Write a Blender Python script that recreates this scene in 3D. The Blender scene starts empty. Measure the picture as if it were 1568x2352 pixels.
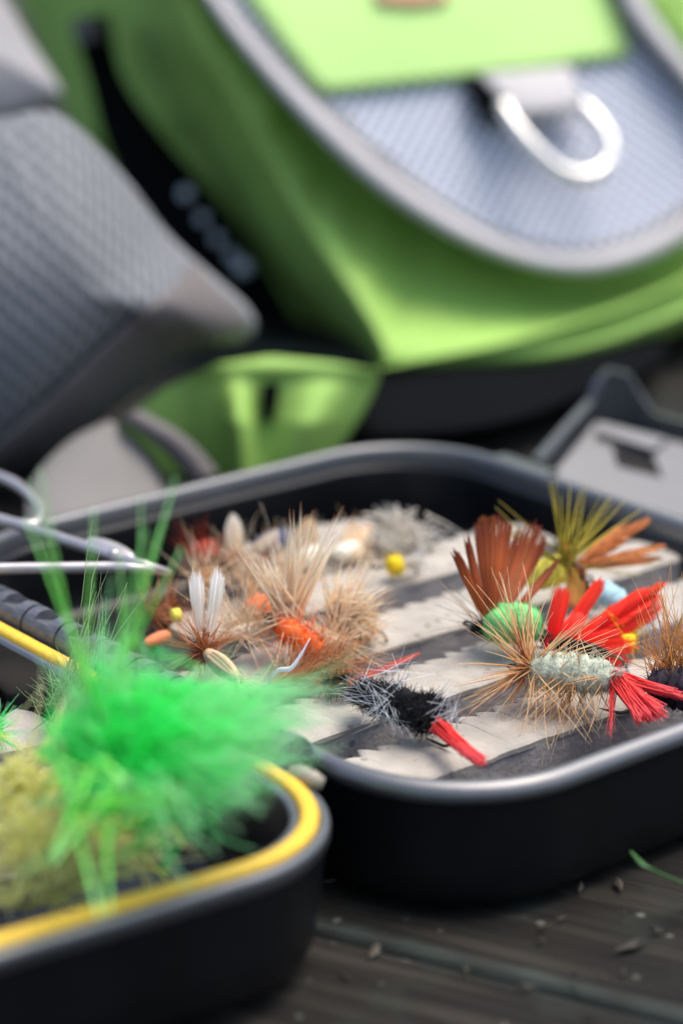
import bpy, math, random
import numpy as np
from math import radians, sin, cos, pi
from mathutils import Vector, noise as mnoise

random.seed(7)
rng = np.random.default_rng(7)
sc = bpy.context.scene

# ------------------------------------------------------------------ camera
ZR = 0.022                                   # height of the box rim above the deck
PITCH = radians(18.51)
DIST = 0.4675
FOCAL = 85.0
FW = np.array([0, cos(PITCH), -sin(PITCH)])
RT = np.array([1.0, 0, 0])
UPV = np.cross(RT, FW)
CAM = -DIST * FW + np.array([0, 0, ZR])
S = FOCAL / 24.0 * 1568                      # photo measured on a 1568 x 2352 copy
cd = bpy.data.cameras.new('camera')
cam = bpy.data.objects.new('camera', cd)
sc.collection.objects.link(cam)
cam.location = CAM
cam.rotation_euler = (pi / 2 - PITCH, 0, 0)
cd.sensor_fit = 'VERTICAL'
cd.sensor_height = 24.0 * 1024 / 682
cd.lens = FOCAL
cd.clip_start = 0.005
cd.clip_end = 200
cd.dof.use_dof = True
cd.dof.focus_distance = 0.388
cd.dof.aperture_fstop = 9.0
cd.dof.aperture_blades = 0
sc.camera = cam

# ------------------------------------------------------------------ light
SUN_DIR = Vector((0.30, 0.12, 0.95)).normalized()
w = bpy.data.worlds.new('World')
sc.world = w
w.use_nodes = True
nt = w.node_tree
nt.nodes.clear()
sky = nt.nodes.new('ShaderNodeTexSky')
sky.sky_type = 'NISHITA'
sky.sun_disc = False
sky.sun_elevation = math.asin(SUN_DIR.z)
sky.sun_rotation = math.atan2(SUN_DIR.x, SUN_DIR.y)
sky.air_density = 1.0
sky.dust_density = 4.0
sky.ozone_density = 1.0
bg = nt.nodes.new('ShaderNodeBackground')
bg.inputs[1].default_value = 0.125
wo = nt.nodes.new('ShaderNodeOutputWorld')
nt.links.new(sky.outputs[0], bg.inputs[0])
nt.links.new(bg.outputs[0], wo.inputs[0])
ld = bpy.data.lights.new('sun', 'SUN')
ld.energy = 1.1
ld.angle = radians(40)
ld.color = (1.0, 0.95, 0.88)
sun = bpy.data.objects.new('sun', ld)
sc.collection.objects.link(sun)
sun.rotation_euler = SUN_DIR.to_track_quat('Z', 'Y').to_euler()
sc.view_settings.view_transform = 'Standard'
sc.view_settings.look = 'None'
sc.view_settings.gamma = 1.0
sc.view_settings.use_curve_mapping = False
sc.view_settings.exposure = 1.12
sc.render.engine = 'CYCLES'
sc.cycles.use_denoising = True
sc.cycles.max_bounces = 20
sc.cycles.diffuse_bounces = 16
sc.cycles.transmission_bounces = 12
sc.cycles.transparent_max_bounces = 16

# ------------------------------------------------------------------ mapping helpers
def ray(x, y):
    return FW + RT * (x - 784) / S + UPV * (1176 - y) / S

def at(x, y, z):
    d = ray(x, y)
    return CAM + d * ((z - CAM[2]) / d[2])

def depth(p):
    return float((np.asarray(p) - CAM) @ FW)

def vp(x, y, ref, dd=0.0):
    """point seen at (x, y), standing dd metres behind the reference point"""
    return CAM + ray(x, y) * (depth(ref) + dd)

def nrm(a):
    a = np.asarray(a, float)
    return a / np.linalg.norm(a)

A_ = radians(-50.73)
TU = np.array([cos(A_), sin(A_), 0])         # along the hinge, towards the near end
TV = np.array([-sin(A_), cos(A_), 0])        # across the tray, towards the latch
TO = np.array([0.0151, -0.0392, ZR])
L, W, RC = 0.1484, 0.1248, 0.0262
ZF = ZR - 0.006                              # foam top
TILT = radians(3.38)
LW = -TV * cos(TILT) + np.array([0, 0, sin(TILT)])
LN = np.cross(LW, TU); LN = LN if LN[2] > 0 else -LN
LH = TO - TV * (W / 2 + 0.0059)

def tray(u, v, z):
    return TO + TU * u + TV * v + np.array([0, 0, z - ZR])

def lidp(u, s, h):
    return LH + TU * u + LW * s + LN * h

def lidat(x, y, h):
    """pixel ray on the plane h above the lid rim plane"""
    d = ray(x, y)
    t = ((LH + LN * h - CAM) @ LN) / (d @ LN)
    return CAM + d * t

# ------------------------------------------------------------------ materials
def lin(r, g, b):
    f = lambda c: c / 12.92 if c <= 0.04045 else ((c + 0.055) / 1.055) ** 2.4
    return (f(r / 255), f(g / 255), f(b / 255), 1.0)

def newmat(name):
    m = bpy.data.materials.new(name)
    m.use_nodes = True
    n = m.node_tree
    b = n.nodes['Principled BSDF']
    return m, n, b

def solid(name, col, rough=0.6, metal=0.0, spec=0.5, nscale=0, namt=0.15, bump=0.0, bscale=800, sheen=0.0, coat=0.0):
    m, n, b = newmat(name)
    b.inputs['Base Color'].default_value = col
    b.inputs['Roughness'].default_value = rough
    b.inputs['Metallic'].default_value = metal
    b.inputs['Specular IOR Level'].default_value = spec
    b.inputs['Sheen Weight'].default_value = sheen
    b.inputs['Coat Weight'].default_value = coat
    tc = n.nodes.new('ShaderNodeTexCoord')
    if nscale:
        t = n.nodes.new('ShaderNodeTexNoise'); t.inputs['Scale'].default_value = nscale
        t.inputs['Detail'].default_value = 6
        n.links.new(tc.outputs['Object'], t.inputs['Vector'])
        mr = n.nodes.new('ShaderNodeMapRange')
        mr.inputs[1].default_value = 0.3; mr.inputs[2].default_value = 0.7
        mr.inputs[3].default_value = 1 - namt; mr.inputs[4].default_value = 1 + namt
        n.links.new(t.outputs['Fac'], mr.inputs[0])
        mx = n.nodes.new('ShaderNodeVectorMath'); mx.operation = 'SCALE'
        mx.inputs[0].default_value = col[:3]
        n.links.new(mr.outputs[0], mx.inputs['Scale'])
        n.links.new(mx.outputs[0], b.inputs['Base Color'])
    if bump:
        t2 = n.nodes.new('ShaderNodeTexNoise'); t2.inputs['Scale'].default_value = bscale
        t2.inputs['Detail'].default_value = 4
        n.links.new(tc.outputs['Object'], t2.inputs['Vector'])
        bp = n.nodes.new('ShaderNodeBump'); bp.inputs['Strength'].default_value = bump
        bp.inputs['Distance'].default_value = 0.0006
        n.links.new(t2.outputs['Fac'], bp.inputs['Height'])
        n.links.new(bp.outputs[0], b.inputs['Normal'])
    return m

def fibre(name, root, tip, tippos=0.7, rough=0.55, trans=0.3, var=0.3, mid=None, spec=0.3):
    """hair or feather barb: pigment from root to tip, a little variation hair by hair, lets light through"""
    m, n, b = newmat(name)
    at_ = n.nodes.new('ShaderNodeAttribute'); at_.attribute_name = 't'
    rp = n.nodes.new('ShaderNodeValToRGB')
    rp.color_ramp.elements[0].color = root; rp.color_ramp.elements[0].position = 0.0
    rp.color_ramp.elements[1].color = tip; rp.color_ramp.elements[1].position = 1.0
    e = rp.color_ramp.elements.new(tippos); e.color = mid or root
    n.links.new(at_.outputs['Fac'], rp.inputs[0])
    ar = n.nodes.new('ShaderNodeAttribute'); ar.attribute_name = 'rnd'
    mr = n.nodes.new('ShaderNodeMapRange')
    mr.inputs[3].default_value = 1 - var; mr.inputs[4].default_value = 1 + var
    n.links.new(ar.outputs['Fac'], mr.inputs[0])
    vm = n.nodes.new('ShaderNodeVectorMath'); vm.operation = 'SCALE'
    n.links.new(rp.outputs[0], vm.inputs[0]); n.links.new(mr.outputs[0], vm.inputs['Scale'])
    n.links.new(vm.outputs[0], b.inputs['Base Color'])
    b.inputs['Roughness'].default_value = rough
    b.inputs['Specular IOR Level'].default_value = spec
    tr = n.nodes.new('ShaderNodeBsdfTranslucent')
    n.links.new(vm.outputs[0], tr.inputs[0])
    ms = n.nodes.new('ShaderNodeMixShader'); ms.inputs[0].default_value = trans
    out = n.nodes['Material Output']
    n.links.new(b.outputs[0], ms.inputs[1]); n.links.new(tr.outputs[0], ms.inputs[2])
    n.links.new(ms.outputs[0], out.inputs[0])
    return m

# ------------------------------------------------------------------ object helpers
COL = sc.collection

def thing(name, label, cat, loc=(0, 0, 0), group=None):
    o = bpy.data.objects.new(name, None)
    COL.objects.link(o)
    o.location = loc
    o.empty_display_size = 0.005
    o['label'] = label; o['category'] = cat
    if group: o['group'] = group
    return o

def wloc(o):
    p = np.zeros(3)
    while o is not None:
        p = p + np.array(o.location); o = o.parent
    return p

def mk(name, V, F, mat, parent=None, attrs=None, smooth=True, kind=None, uv=None):
    V = np.asarray(V, float)
    if parent is not None: V = V - wloc(parent)
    me = bpy.data.meshes.new(name)
    if isinstance(F, np.ndarray):
        k = F.shape[1]
        me.vertices.add(len(V)); me.vertices.foreach_set('co', V.ravel().astype(np.float32))
        me.loops.add(F.size); me.loops.foreach_set('vertex_index', F.ravel().astype(np.int32))
        me.polygons.add(len(F)); me.polygons.foreach_set('loop_start', (np.arange(len(F)) * k).astype(np.int32))
        me.update(calc_edges=True); me.validate()
    else:
        me.from_pydata([tuple(v) for v in V], [], [tuple(int(i) for i in f) for f in F]); me.update()
    if smooth: me.polygons.foreach_set('use_smooth', [True] * len(me.polygons))
    if attrs:
        for k, a in attrs.items():
            la = me.attributes.new(k, 'FLOAT', 'POINT'); la.data.foreach_set('value', np.asarray(a, np.float32))
    if uv is not None:
        la = me.attributes.new('puv', 'FLOAT_VECTOR', 'POINT'); la.data.foreach_set('vector', np.asarray(uv, np.float32).ravel())
    me.materials.append(mat)
    o = bpy.data.objects.new(name, me)
    COL.objects.link(o)
    if parent is not None: o.parent = parent
    if kind: o['kind'] = kind
    return o

def copyobj(o, parent):
    c = o.copy(); COL.objects.link(c); c.parent = parent; return c

class Mesh:
    """collects pieces of one part"""
    def __init__(s): s.V = []; s.F = []; s.n = 0; s.t = []; s.r = []
    def add(s, V, F, t=None, r=None):
        V = np.asarray(V, float); s.V.append(V)
        s.F += [tuple(int(i) + s.n for i in f) for f in F]
        s.n += len(V)
        s.t.append(np.zeros(len(V)) if t is None else t); s.r.append(np.full(len(V), 0.5) if r is None else r)
    def done(s, name, mat, parent, **k):
        return mk(name, np.concatenate(s.V), s.F, mat, parent, attrs={'t': np.concatenate(s.t), 'rnd': np.concatenate(s.r)}, **k)

def hairs(name, base, tip, mat, parent, r0=0.00008, r1=0.00002, bend=None, segs=5, sides=3, belly=0.0, rnd=None, curl=0.0):
    """n tapered fibres from base to tip; belly > 0 makes them thickest in the middle like deer hair"""
    base = np.asarray(base, float); tip = np.asarray(tip, float); n = len(base)
    if bend is None: bend = np.zeros((n, 3))
    d = tip - base
    ln = np.linalg.norm(d, axis=1, keepdims=True) + 1e-9
    dn = d / ln
    ref = np.where(np.abs(dn[:, 2:3]) > 0.9, np.array([[1.0, 0, 0]]), np.array([[0, 0, 1.0]]))
    a = np.cross(dn, ref); a /= np.linalg.norm(a, axis=1, keepdims=True)
    b = np.cross(dn, a)
    if curl:
        ph = rng.uniform(0, 2 * pi, (n, 1)); cr = curl * ln * rng.uniform(0.2, 1, (n, 1))
    r0 = np.broadcast_to(np.asarray(r0, float), (n,)); r1 = np.broadcast_to(np.asarray(r1, float), (n,))
    V = np.zeros((n, segs + 1, sides, 3)); T = np.zeros((n, segs + 1, sides))
    for k in range(segs + 1):
        t = k / segs
        c = base + d * t + bend * (t * t)
        if curl:
            c = c + (a * np.sin(ph + t * 5) + b * np.cos(ph * 1.7 + t * 4)) * cr * t
        rr = (r0 * (1 - t) + r1 * t) * (1 + belly * sin(pi * min(1, t * 1.15)))
        for j in range(sides):
            an = 2 * pi * j / sides
            V[:, k, j] = c + (a * cos(an) + b * sin(an)) * rr[:, None]
        T[:, k] = t
    idx = np.arange(n * (segs + 1) * sides).reshape(n, segs + 1, sides)
    q = []
    for j in range(sides):
        j2 = (j + 1) % sides
        q.append(np.stack([idx[:, :-1, j], idx[:, :-1, j2], idx[:, 1:, j2], idx[:, 1:, j]], -1).reshape(-1, 4))
    F = np.concatenate(q)
    if rnd is None: rnd = rng.random(n)
    R = np.repeat(rnd, (segs + 1) * sides)
    return mk(name, V.reshape(-1, 3), F, mat, parent, attrs={'t': T.ravel(), 'rnd': R}, kind='stuff')

def feather(name, b, tip, wb, wt, mat, parent, facing=None, n=60, cup=0.15, arch=0.0, ragged=0.06, rounded=0.25, barbw=2.1, split=None, curl=0.0, droop=0.0):
    """a feather slip: n flat barbs side by side from a narrow base to a wide tip"""
    b = np.asarray(b, float); tip = np.asarray(tip, float)
    ax = tip - b; ln = np.linalg.norm(ax); axn = ax / ln
    view = nrm(CAM - b) if facing is None else nrm(facing)
    side = nrm(np.cross(view, axn)); up = nrm(np.cross(axn, side))
    V = []; F = []; T = []; R = []
    segs = 8
    for i in range(n):
        s = -1 + 2 * (i + 0.5) / n
        jag = rng.normal() * ragged
        l = ln * (1 - rounded * s * s + jag * 0.5)
        sp = 0.0
        if split is not None:
            for s0, amt in split:
                sp += amt * np.sign(s - s0) * math.exp(-abs(s - s0) * 5)
        tw = rng.normal() * 0.18; rv = rng.random(); jx = rng.normal() * ragged * 0.35
        ww0 = wb * 2 / n * barbw; ww1 = wt * 2 / n * barbw
        for k in range(segs + 1):
            t = k / segs
            ease = t ** 0.8
            off = s * (wb * (1 - ease) + wt * ease) / 2 + (sp + jx) * wt * t * t
            c = b + axn * l * t + side * off + up * (-cup * wt * s * s * ease + arch * ln * sin(pi * t) + curl * ln * t * t + 0.00012 * (i % 3)) + np.array([0, 0, -droop * ln * t * t])
            hw = 0.5 * (ww0 * (1 - ease) + ww1 * ease) * (1 - 0.75 * max(0, t - 0.72) / 0.28)
            sd = side + up * tw
            V += [c - sd * hw, c + sd * hw]; T += [t, t]; R += [rv, rv]
        o = i * (segs + 1) * 2
        for k in range(segs):
            F.append((o + 2 * k, o + 2 * k + 1, o + 2 * k + 3, o + 2 * k + 2))
    return mk(name, V, np.array(F), mat, parent, attrs={'t': T, 'rnd': R})

def plume(name, b, tip, mat, parent, wl, wr, n=90, facing=None, arch=0.05, ang=0.5, ragged=0.2):
    """a whole feather: a shaft with barbs sweeping off both sides, wl and wr long"""
    b = np.asarray(b, float); tip = np.asarray(tip, float)
    ax = tip - b; ln = np.linalg.norm(ax); axn = ax / ln
    view = nrm(CAM - b) if facing is None else nrm(facing)
    side = nrm(np.cross(view, axn)); up = nrm(np.cross(axn, side))
    sh = lambda t: b + ax * t + up * arch * ln * sin(pi * t)
    o = tube(name, [sh(t) for t in np.linspace(0, 1, 12)], np.linspace(0.00022, 0.00004, 12), mat, parent, 6)
    V = []; F = []; T = []; R = []; segs = 6
    for i in range(n):
        for sg, wd in ((-1, wl), (1, wr)):
            t0 = 0.04 + 0.94 * (i + rng.random()) / n
            l = wd * (sin(pi * min(1, t0 ** 0.7)) ** 0.4 * 0.85 + 0.25) * (1 + rng.normal() * ragged * 0.5)
            a0 = ang * (1 - 0.4 * t0) * (1 + rng.normal() * 0.06)
            dirn = axn * cos(a0) + side * sg * sin(a0); rv = rng.random(); tw = rng.normal() * 0.2
            cr = rng.normal() * 0.06; q0 = len(V); p = sh(t0); wdir = np.cross(dirn, up)
            for k in range(segs + 1):
                t = k / segs
                c = p + dirn * l * t + axn * l * 0.25 * t * t + up * (0.10 + cr) * l * t * (1 - t) * 2
                hw = 0.00030 * (1 - 0.8 * t * t)
                e = (wdir + up * tw) * hw
                V += [c - e, c + e]; T += [0.2 + 0.8 * t] * 2; R += [rv, rv]
            for k in range(segs): F.append((q0 + 2 * k, q0 + 2 * k + 1, q0 + 2 * k + 3, q0 + 2 * k + 2))
    mk('barbs', V, np.array(F), mat, o, attrs={'t': T, 'rnd': R}, kind='stuff')
    return o

def quill(name, b, tip, r, mat, parent, bend=0.0):
    b = np.asarray(b, float); tip = np.asarray(tip, float)
    pts = [b + (tip - b) * t + np.array([0, 0, bend * sin(pi * t)]) for t in np.linspace(0, 1, 8)]
    return tube(name, pts, [r * (1 - 0.8 * t) for t in np.linspace(0, 1, 8)], mat, parent, 6)

def spline(P, n, closed=False):
    P = np.asarray(P, float); m = len(P); out = []
    tot = m if closed else m - 1
    for k in range(n):
        x = k * tot / n if closed else k * tot / (n - 1)
        i = min(int(x), tot - 1); f = x - i
        g = (lambda j: P[j % m]) if closed else (lambda j: P[max(0, min(m - 1, j))])
        p0, p1, p2, p3 = g(i - 1), g(i), g(i + 1), g(i + 2)
        out.append(0.5 * (2 * p1 + (p2 - p0) * f + (2 * p0 - 5 * p1 + 4 * p2 - p3) * f * f + (3 * p1 - p0 - 3 * p2 + p3) * f ** 3))
    return np.array(out)

def tube_geo(pts, rad, sides=10, closed=False, flat=1.0, up=None):
    pts = np.asarray(pts, float); n = len(pts)
    rad = np.broadcast_to(np.asarray(rad, float), (n,))
    V = []; F = []
    ref = np.array([0, 0, 1.0]) if up is None else nrm(up)
    for i in range(n):
        if closed: d = pts[(i + 1) % n] - pts[i - 1]
        else: d = pts[min(n - 1, i + 1)] - pts[max(0, i - 1)]
        d = nrm(d)
        rr = ref if abs(d @ ref) < 0.95 else np.array([1.0, 0, 0])
        a = nrm(np.cross(d, rr)); b = np.cross(a, d)
        for j in range(sides):
            an = 2 * pi * j / sides
            V.append(pts[i] + (a * cos(an) + b * sin(an) * flat) * rad[i])
    m = n if closed else n - 1
    for i in range(m):
        i2 = (i + 1) % n
        for j in range(sides):
            j2 = (j + 1) % sides
            F.append((i * sides + j, i * sides + j2, i2 * sides + j2, i2 * sides + j))
    if not closed:
        F.append(tuple(range(sides))[::-1]); F.append(tuple(range((n - 1) * sides, n * sides)))
    return np.array(V), F

def tube(name, pts, rad, mat, parent, sides=10, closed=False, flat=1.0, up=None):
    V, F = tube_geo(pts, rad, sides, closed, flat, up)
    return mk(name, V, F, mat, parent)

def lump(name, a, b, ra, rb, mat, parent, rings=26, sides=18, seg=0, segamp=0.15, namp=0.12, nscale=400, taper=0.5, sag=0.0):
    """a wound, lumpy body from a (rear) to b (head)"""
    a = np.asarray(a, float); b = np.asarray(b, float); d = nrm(b - a)
    ref = np.array([0, 0, 1.0]); x = nrm(np.cross(d, ref)); y = np.cross(x, d)
    V = []; F = []; T = []
    for i in range(rings + 1):
        t = i / rings
        r = (ra * (1 - t) + rb * t) * max(0.02, (1 - abs(2 * t - 1) ** (1 / taper * 2))) ** 0.5
        if seg: r *= 1 + segamp * (abs(sin(pi * t * seg)) - 0.5)
        c = a + (b - a) * t + np.array([0, 0, -sag * sin(pi * t)])
        for j in range(sides):
            an = 2 * pi * j / sides
            p = c + (x * cos(an) + y * sin(an)) * r
            nv = mnoise.noise(Vector(p * nscale)) + 0.5 * mnoise.noise(Vector(p * nscale * 2.3))
            V.append(c + (x * cos(an) + y * sin(an)) * r * (1 + namp * nv * 2)); T.append(t)
    for i in range(rings):
        for j in range(sides):
            j2 = (j + 1) % sides
            F.append((i * sides + j, i * sides + j2, (i + 1) * sides + j2, (i + 1) * sides + j))
    F.append(tuple(range(sides))[::-1]); F.append(tuple(range(rings * sides, (rings + 1) * sides)))
    return mk(name, V, F, mat, parent, attrs={'t': T, 'rnd': np.full(len(V), 0.5)})

def fuzz(name, a, b, r, ln, n, mat, parent, rad=0.00005, lean=0.0, curl=0.15):
    a = np.asarray(a, float); b = np.asarray(b, float); d = nrm(b - a)
    x = nrm(np.cross(d, [0, 0, 1.0])); y = np.cross(x, d)
    t = rng.random((n, 1)); an = rng.uniform(0, 2 * pi, (n, 1))
    o = x * np.cos(an) + y * np.sin(an)
    prof = np.sqrt(np.maximum(0.05, 1 - (2 * t - 1) ** 4))
    base = a + (b - a) * t + o * r * prof * 0.9
    tip = base + (o + d * lean + rng.normal(size=(n, 3)) * 0.5) * ln * rng.uniform(0.4, 1.2, (n, 1))
    return hairs(name, base, tip, mat, parent, r0=rad, r1=rad * 0.4, segs=3, curl=curl)

def hackle(name, c, axis, n, ln, mat, parent, lean=0.1, lvar=0.25, r=0.00008, spread=0.002, leanvar=0.25, curve=0.15, keep=None, belly=0.0, segs=5):
    """fibres standing out all round the axis"""
    c = np.asarray(c, float); d = nrm(axis)
    x = nrm(np.cross(d, [0, 0, 1.0])); y = np.cross(x, d)
    an = rng.uniform(0, 2 * pi, (n * 3, 1))
    if keep is not None:
        o = x * np.cos(an) + y * np.sin(an); m = [keep(v) for v in o]; an = an[np.array(m)]
    an = an[:n]; n = len(an)
    o = x * np.cos(an) + y * np.sin(an)
    base = c + d * rng.uniform(-1, 1, (n, 1)) * spread + o * 0.0006
    dr = o + d * (lean + rng.normal(size=(n, 1)) * leanvar) + rng.normal(size=(n, 3)) * 0.06
    dr /= np.linalg.norm(dr, axis=1, keepdims=True)
    l = ln * (1 + rng.normal(size=(n, 1)) * lvar).clip(0.35, 1.6)
    tip = base + dr * l
    bend = d * rng.normal(size=(n, 1)) * l * curve + np.array([0, 0, -1.0]) * l * abs(rng.normal(size=(n, 1))) * curve * 0.4
    tip[:, 2] = np.maximum(tip[:, 2], ZF + 0.0003 - bend[:, 2] * 0)
    return hairs(name, base, tip, mat, parent, r0=r, r1=r * 0.25, bend=bend, belly=belly, segs=segs)

def fan(name, c, targets, n, mat, parent, jit=12, r=0.0001, dj=0.004, belly=0.0, bj=0.0006, bend=0.08, lmin=0.75, segs=5, curl=0.0, tipr=0.2):
    """fibres from c towards given places, n shared among them by weight"""
    c = np.asarray(c, float)
    tg = [tuple(t) + (1,) * (4 - len(t)) if len(t) >= 3 else (t[0], t[1], 0.0, 1) for t in targets]
    wts = np.array([t[3] for t in tg], float); wts /= wts.sum()
    base = []; tip = []
    for k in range(n):
        t = tg[k] if k < len(tg) else tg[rng.choice(len(tg), p=wts)]
        q = vp(t[0] + rng.normal() * jit, t[1] + rng.normal() * jit, c, t[2] + rng.normal() * dj)
        f = rng.uniform(lmin, 1.03) if k >= len(tg) else 1.0
        base.append(c + rng.normal(size=3) * bj); tip.append(c + (q - c) * f)
    base = np.array(base); tip = np.array(tip)
    l = np.linalg.norm(tip - base, axis=1, keepdims=True)
    bd = rng.normal(size=(n, 3)) * l * bend
    return hairs(name, base, tip - bd * 0.5, mat, parent, r0=r, r1=r * tipr, bend=bd, belly=belly, segs=segs, curl=curl)

HOOK = solid('hook_steel', (0.12, 0.11, 0.10, 1), 0.3, 1.0)
HOOK_GOLD = solid('hook_bronze', (0.10, 0.06, 0.03, 1), 0.35, 1.0)

def hook(a, b, parent, r=0.00028, gap=0.0045, mat=None, eye=True):
    """wire hook: eye in front of b, shank from b to a, bend down behind a and a point coming forward"""
    a = np.asarray(a, float); b = np.asarray(b, float); d = nrm(b - a); dn = np.array([0, 0, -1.0])
    e = b + d * 0.0016
    pts = [e, b, a - d * 0.001]
    rb = gap / 2
    c0 = a - d * 0.001 + dn * rb
    for k in range(1, 9):
        an = pi * k / 8
        pts.append(c0 - d * rb * sin(an) - dn * rb * cos(an))
    pts += [pts[-1] + d * 0.002 - dn * 0.0002, pts[-1] + d * 0.0035 - dn * 0.0004]
    o = tube('hook', pts, [r] * (len(pts) - 2) + [r * 0.8, r * 0.1], mat or HOOK, parent, 7)
    if eye:
        c = e + d * 0.0008
        ring = [c + (d * cos(t) + np.cross(d, dn) * sin(t)) * 0.0009 for t in np.linspace(0, 2 * pi, 14)[:-1]]
        V, F = tube_geo(ring, r * 0.8, 6, True)
        mk('eye', V, F, mat or HOOK, o)
    return o

# ================================================================== the setting: weathered deck boards
def wood_mat():
    m, n, b = newmat('weathered_wood')
    tc = n.nodes.new('ShaderNodeTexCoord')
    oi = n.nodes.new('ShaderNodeObjectInfo')
    mp = n.nodes.new('ShaderNodeMapping'); mp.inputs['Scale'].default_value = (9, 150, 60)
    n.links.new(tc.outputs['Object'], mp.inputs['Vector'])
    ad = n.nodes.new('ShaderNodeVectorMath'); ad.operation = 'ADD'
    n.links.new(mp.outputs[0], ad.inputs[0])
    mu = n.nodes.new('ShaderNodeMath'); mu.operation = 'MULTIPLY'; mu.inputs[1].default_value = 50
    n.links.new(oi.outputs['Random'], mu.inputs[0]); n.links.new(mu.outputs[0], ad.inputs[1])
    g = n.nodes.new('ShaderNodeTexNoise'); g.inputs['Scale'].default_value = 2.2; g.inputs['Detail'].default_value = 8
    g.inputs['Distortion'].default_value = 0.6
    n.links.new(ad.outputs[0], g.inputs['Vector'])
    r = n.nodes.new('ShaderNodeValToRGB')
    r.color_ramp.elements[0].position = 0.34; r.color_ramp.elements[0].color = (0.006, 0.005, 0.004, 1)
    r.color_ramp.elements[1].position = 0.68; r.color_ramp.elements[1].color = (0.030, 0.026, 0.020, 1)
    e = r.color_ramp.elements.new(0.5); e.color = (0.012, 0.0105, 0.008, 1)
    n.links.new(g.outputs['Fac'], r.inputs[0])
    # algae and lichen patches
    a = n.nodes.new('ShaderNodeTexNoise'); a.inputs['Scale'].default_value = 95; a.inputs['Detail'].default_value = 5
    n.links.new(tc.outputs['Object'], a.inputs['Vector'])
    ar = n.nodes.new('ShaderNodeMapRange'); ar.inputs[1].default_value = 0.52; ar.inputs[2].default_value = 0.72; ar.inputs[4].default_value = 0.55
    n.links.new(a.outputs['Fac'], ar.inputs[0])
    mx = n.nodes.new('ShaderNodeMix'); mx.data_type = 'RGBA'
    mx.inputs[7].default_value = (0.026, 0.033, 0.026, 1)
    n.links.new(ar.outputs[0], mx.inputs[0]); n.links.new(r.outputs[0], mx.inputs[6])
    v = n.nodes.new('ShaderNodeTexVoronoi'); v.inputs['Scale'].default_value = 330
    n.links.new(tc.outputs['Object'], v.inputs['Vector'])
    vr = n.nodes.new('ShaderNodeMapRange'); vr.inputs[1].default_value = 0.30; vr.inputs[2].default_value = 0.12
    n.links.new(v.outputs['Distance'], vr.inputs[0])
    vm = n.nodes.new('ShaderNodeMath'); vm.operation = 'MULTIPLY'
    vc = n.nodes.new('ShaderNodeSeparateColor'); n.links.new(v.outputs['Color'], vc.inputs[0])
    vt = n.nodes.new('ShaderNodeMath'); vt.operation = 'GREATER_THAN'; vt.inputs[1].default_value = 0.94
    n.links.new(vc.outputs[0], vt.inputs[0]); n.links.new(vt.outputs[0], vm.inputs[0]); n.links.new(vr.outputs[0], vm.inputs[1])
    mx2 = n.nodes.new('ShaderNodeMix'); mx2.data_type = 'RGBA'
    mx2.inputs[7].default_value = (0.11, 0.115, 0.095, 1)
    n.links.new(vm.outputs[0], mx2.inputs[0]); n.links.new(mx.outputs[2], mx2.inputs[6])
    sp = n.nodes.new('ShaderNodeSeparateXYZ'); n.links.new(tc.outputs['Object'], sp.inputs[0])
    ab = n.nodes.new('ShaderNodeMath'); ab.operation = 'ABSOLUTE'; n.links.new(sp.outputs[1], ab.inputs[0])
    em = n.nodes.new('ShaderNodeMapRange'); em.inputs[1].default_value = 0.0446; em.inputs[2].default_value = 0.0462  # pale greenish board edges: light caught by the rounded edge, put into the colour
    n.links.new(ab.outputs[0], em.inputs[0])
    ea = n.nodes.new('ShaderNodeMath'); ea.operation = 'MULTIPLY'; n.links.new(em.outputs[0], ea.inputs[0]); n.links.new(a.outputs['Fac'], ea.inputs[1])
    mx3 = n.nodes.new('ShaderNodeMix'); mx3.data_type = 'RGBA'; mx3.inputs[7].default_value = (0.085, 0.10, 0.085, 1)
    n.links.new(ea.outputs[0], mx3.inputs[0]); n.links.new(mx2.outputs[2], mx3.inputs[6])
    n.links.new(mx3.outputs[2], b.inputs['Base Color'])
    b.inputs['Roughness'].default_value = 0.85
    b.inputs['Specular IOR Level'].default_value = 0.25
    bp = n.nodes.new('ShaderNodeBump'); bp.inputs['Strength'].default_value = 0.8; bp.inputs['Distance'].default_value = 0.0012
    n.links.new(g.outputs['Fac'], bp.inputs['Height']); n.links.new(bp.outputs[0], b.inputs['Normal'])
    return m

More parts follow.
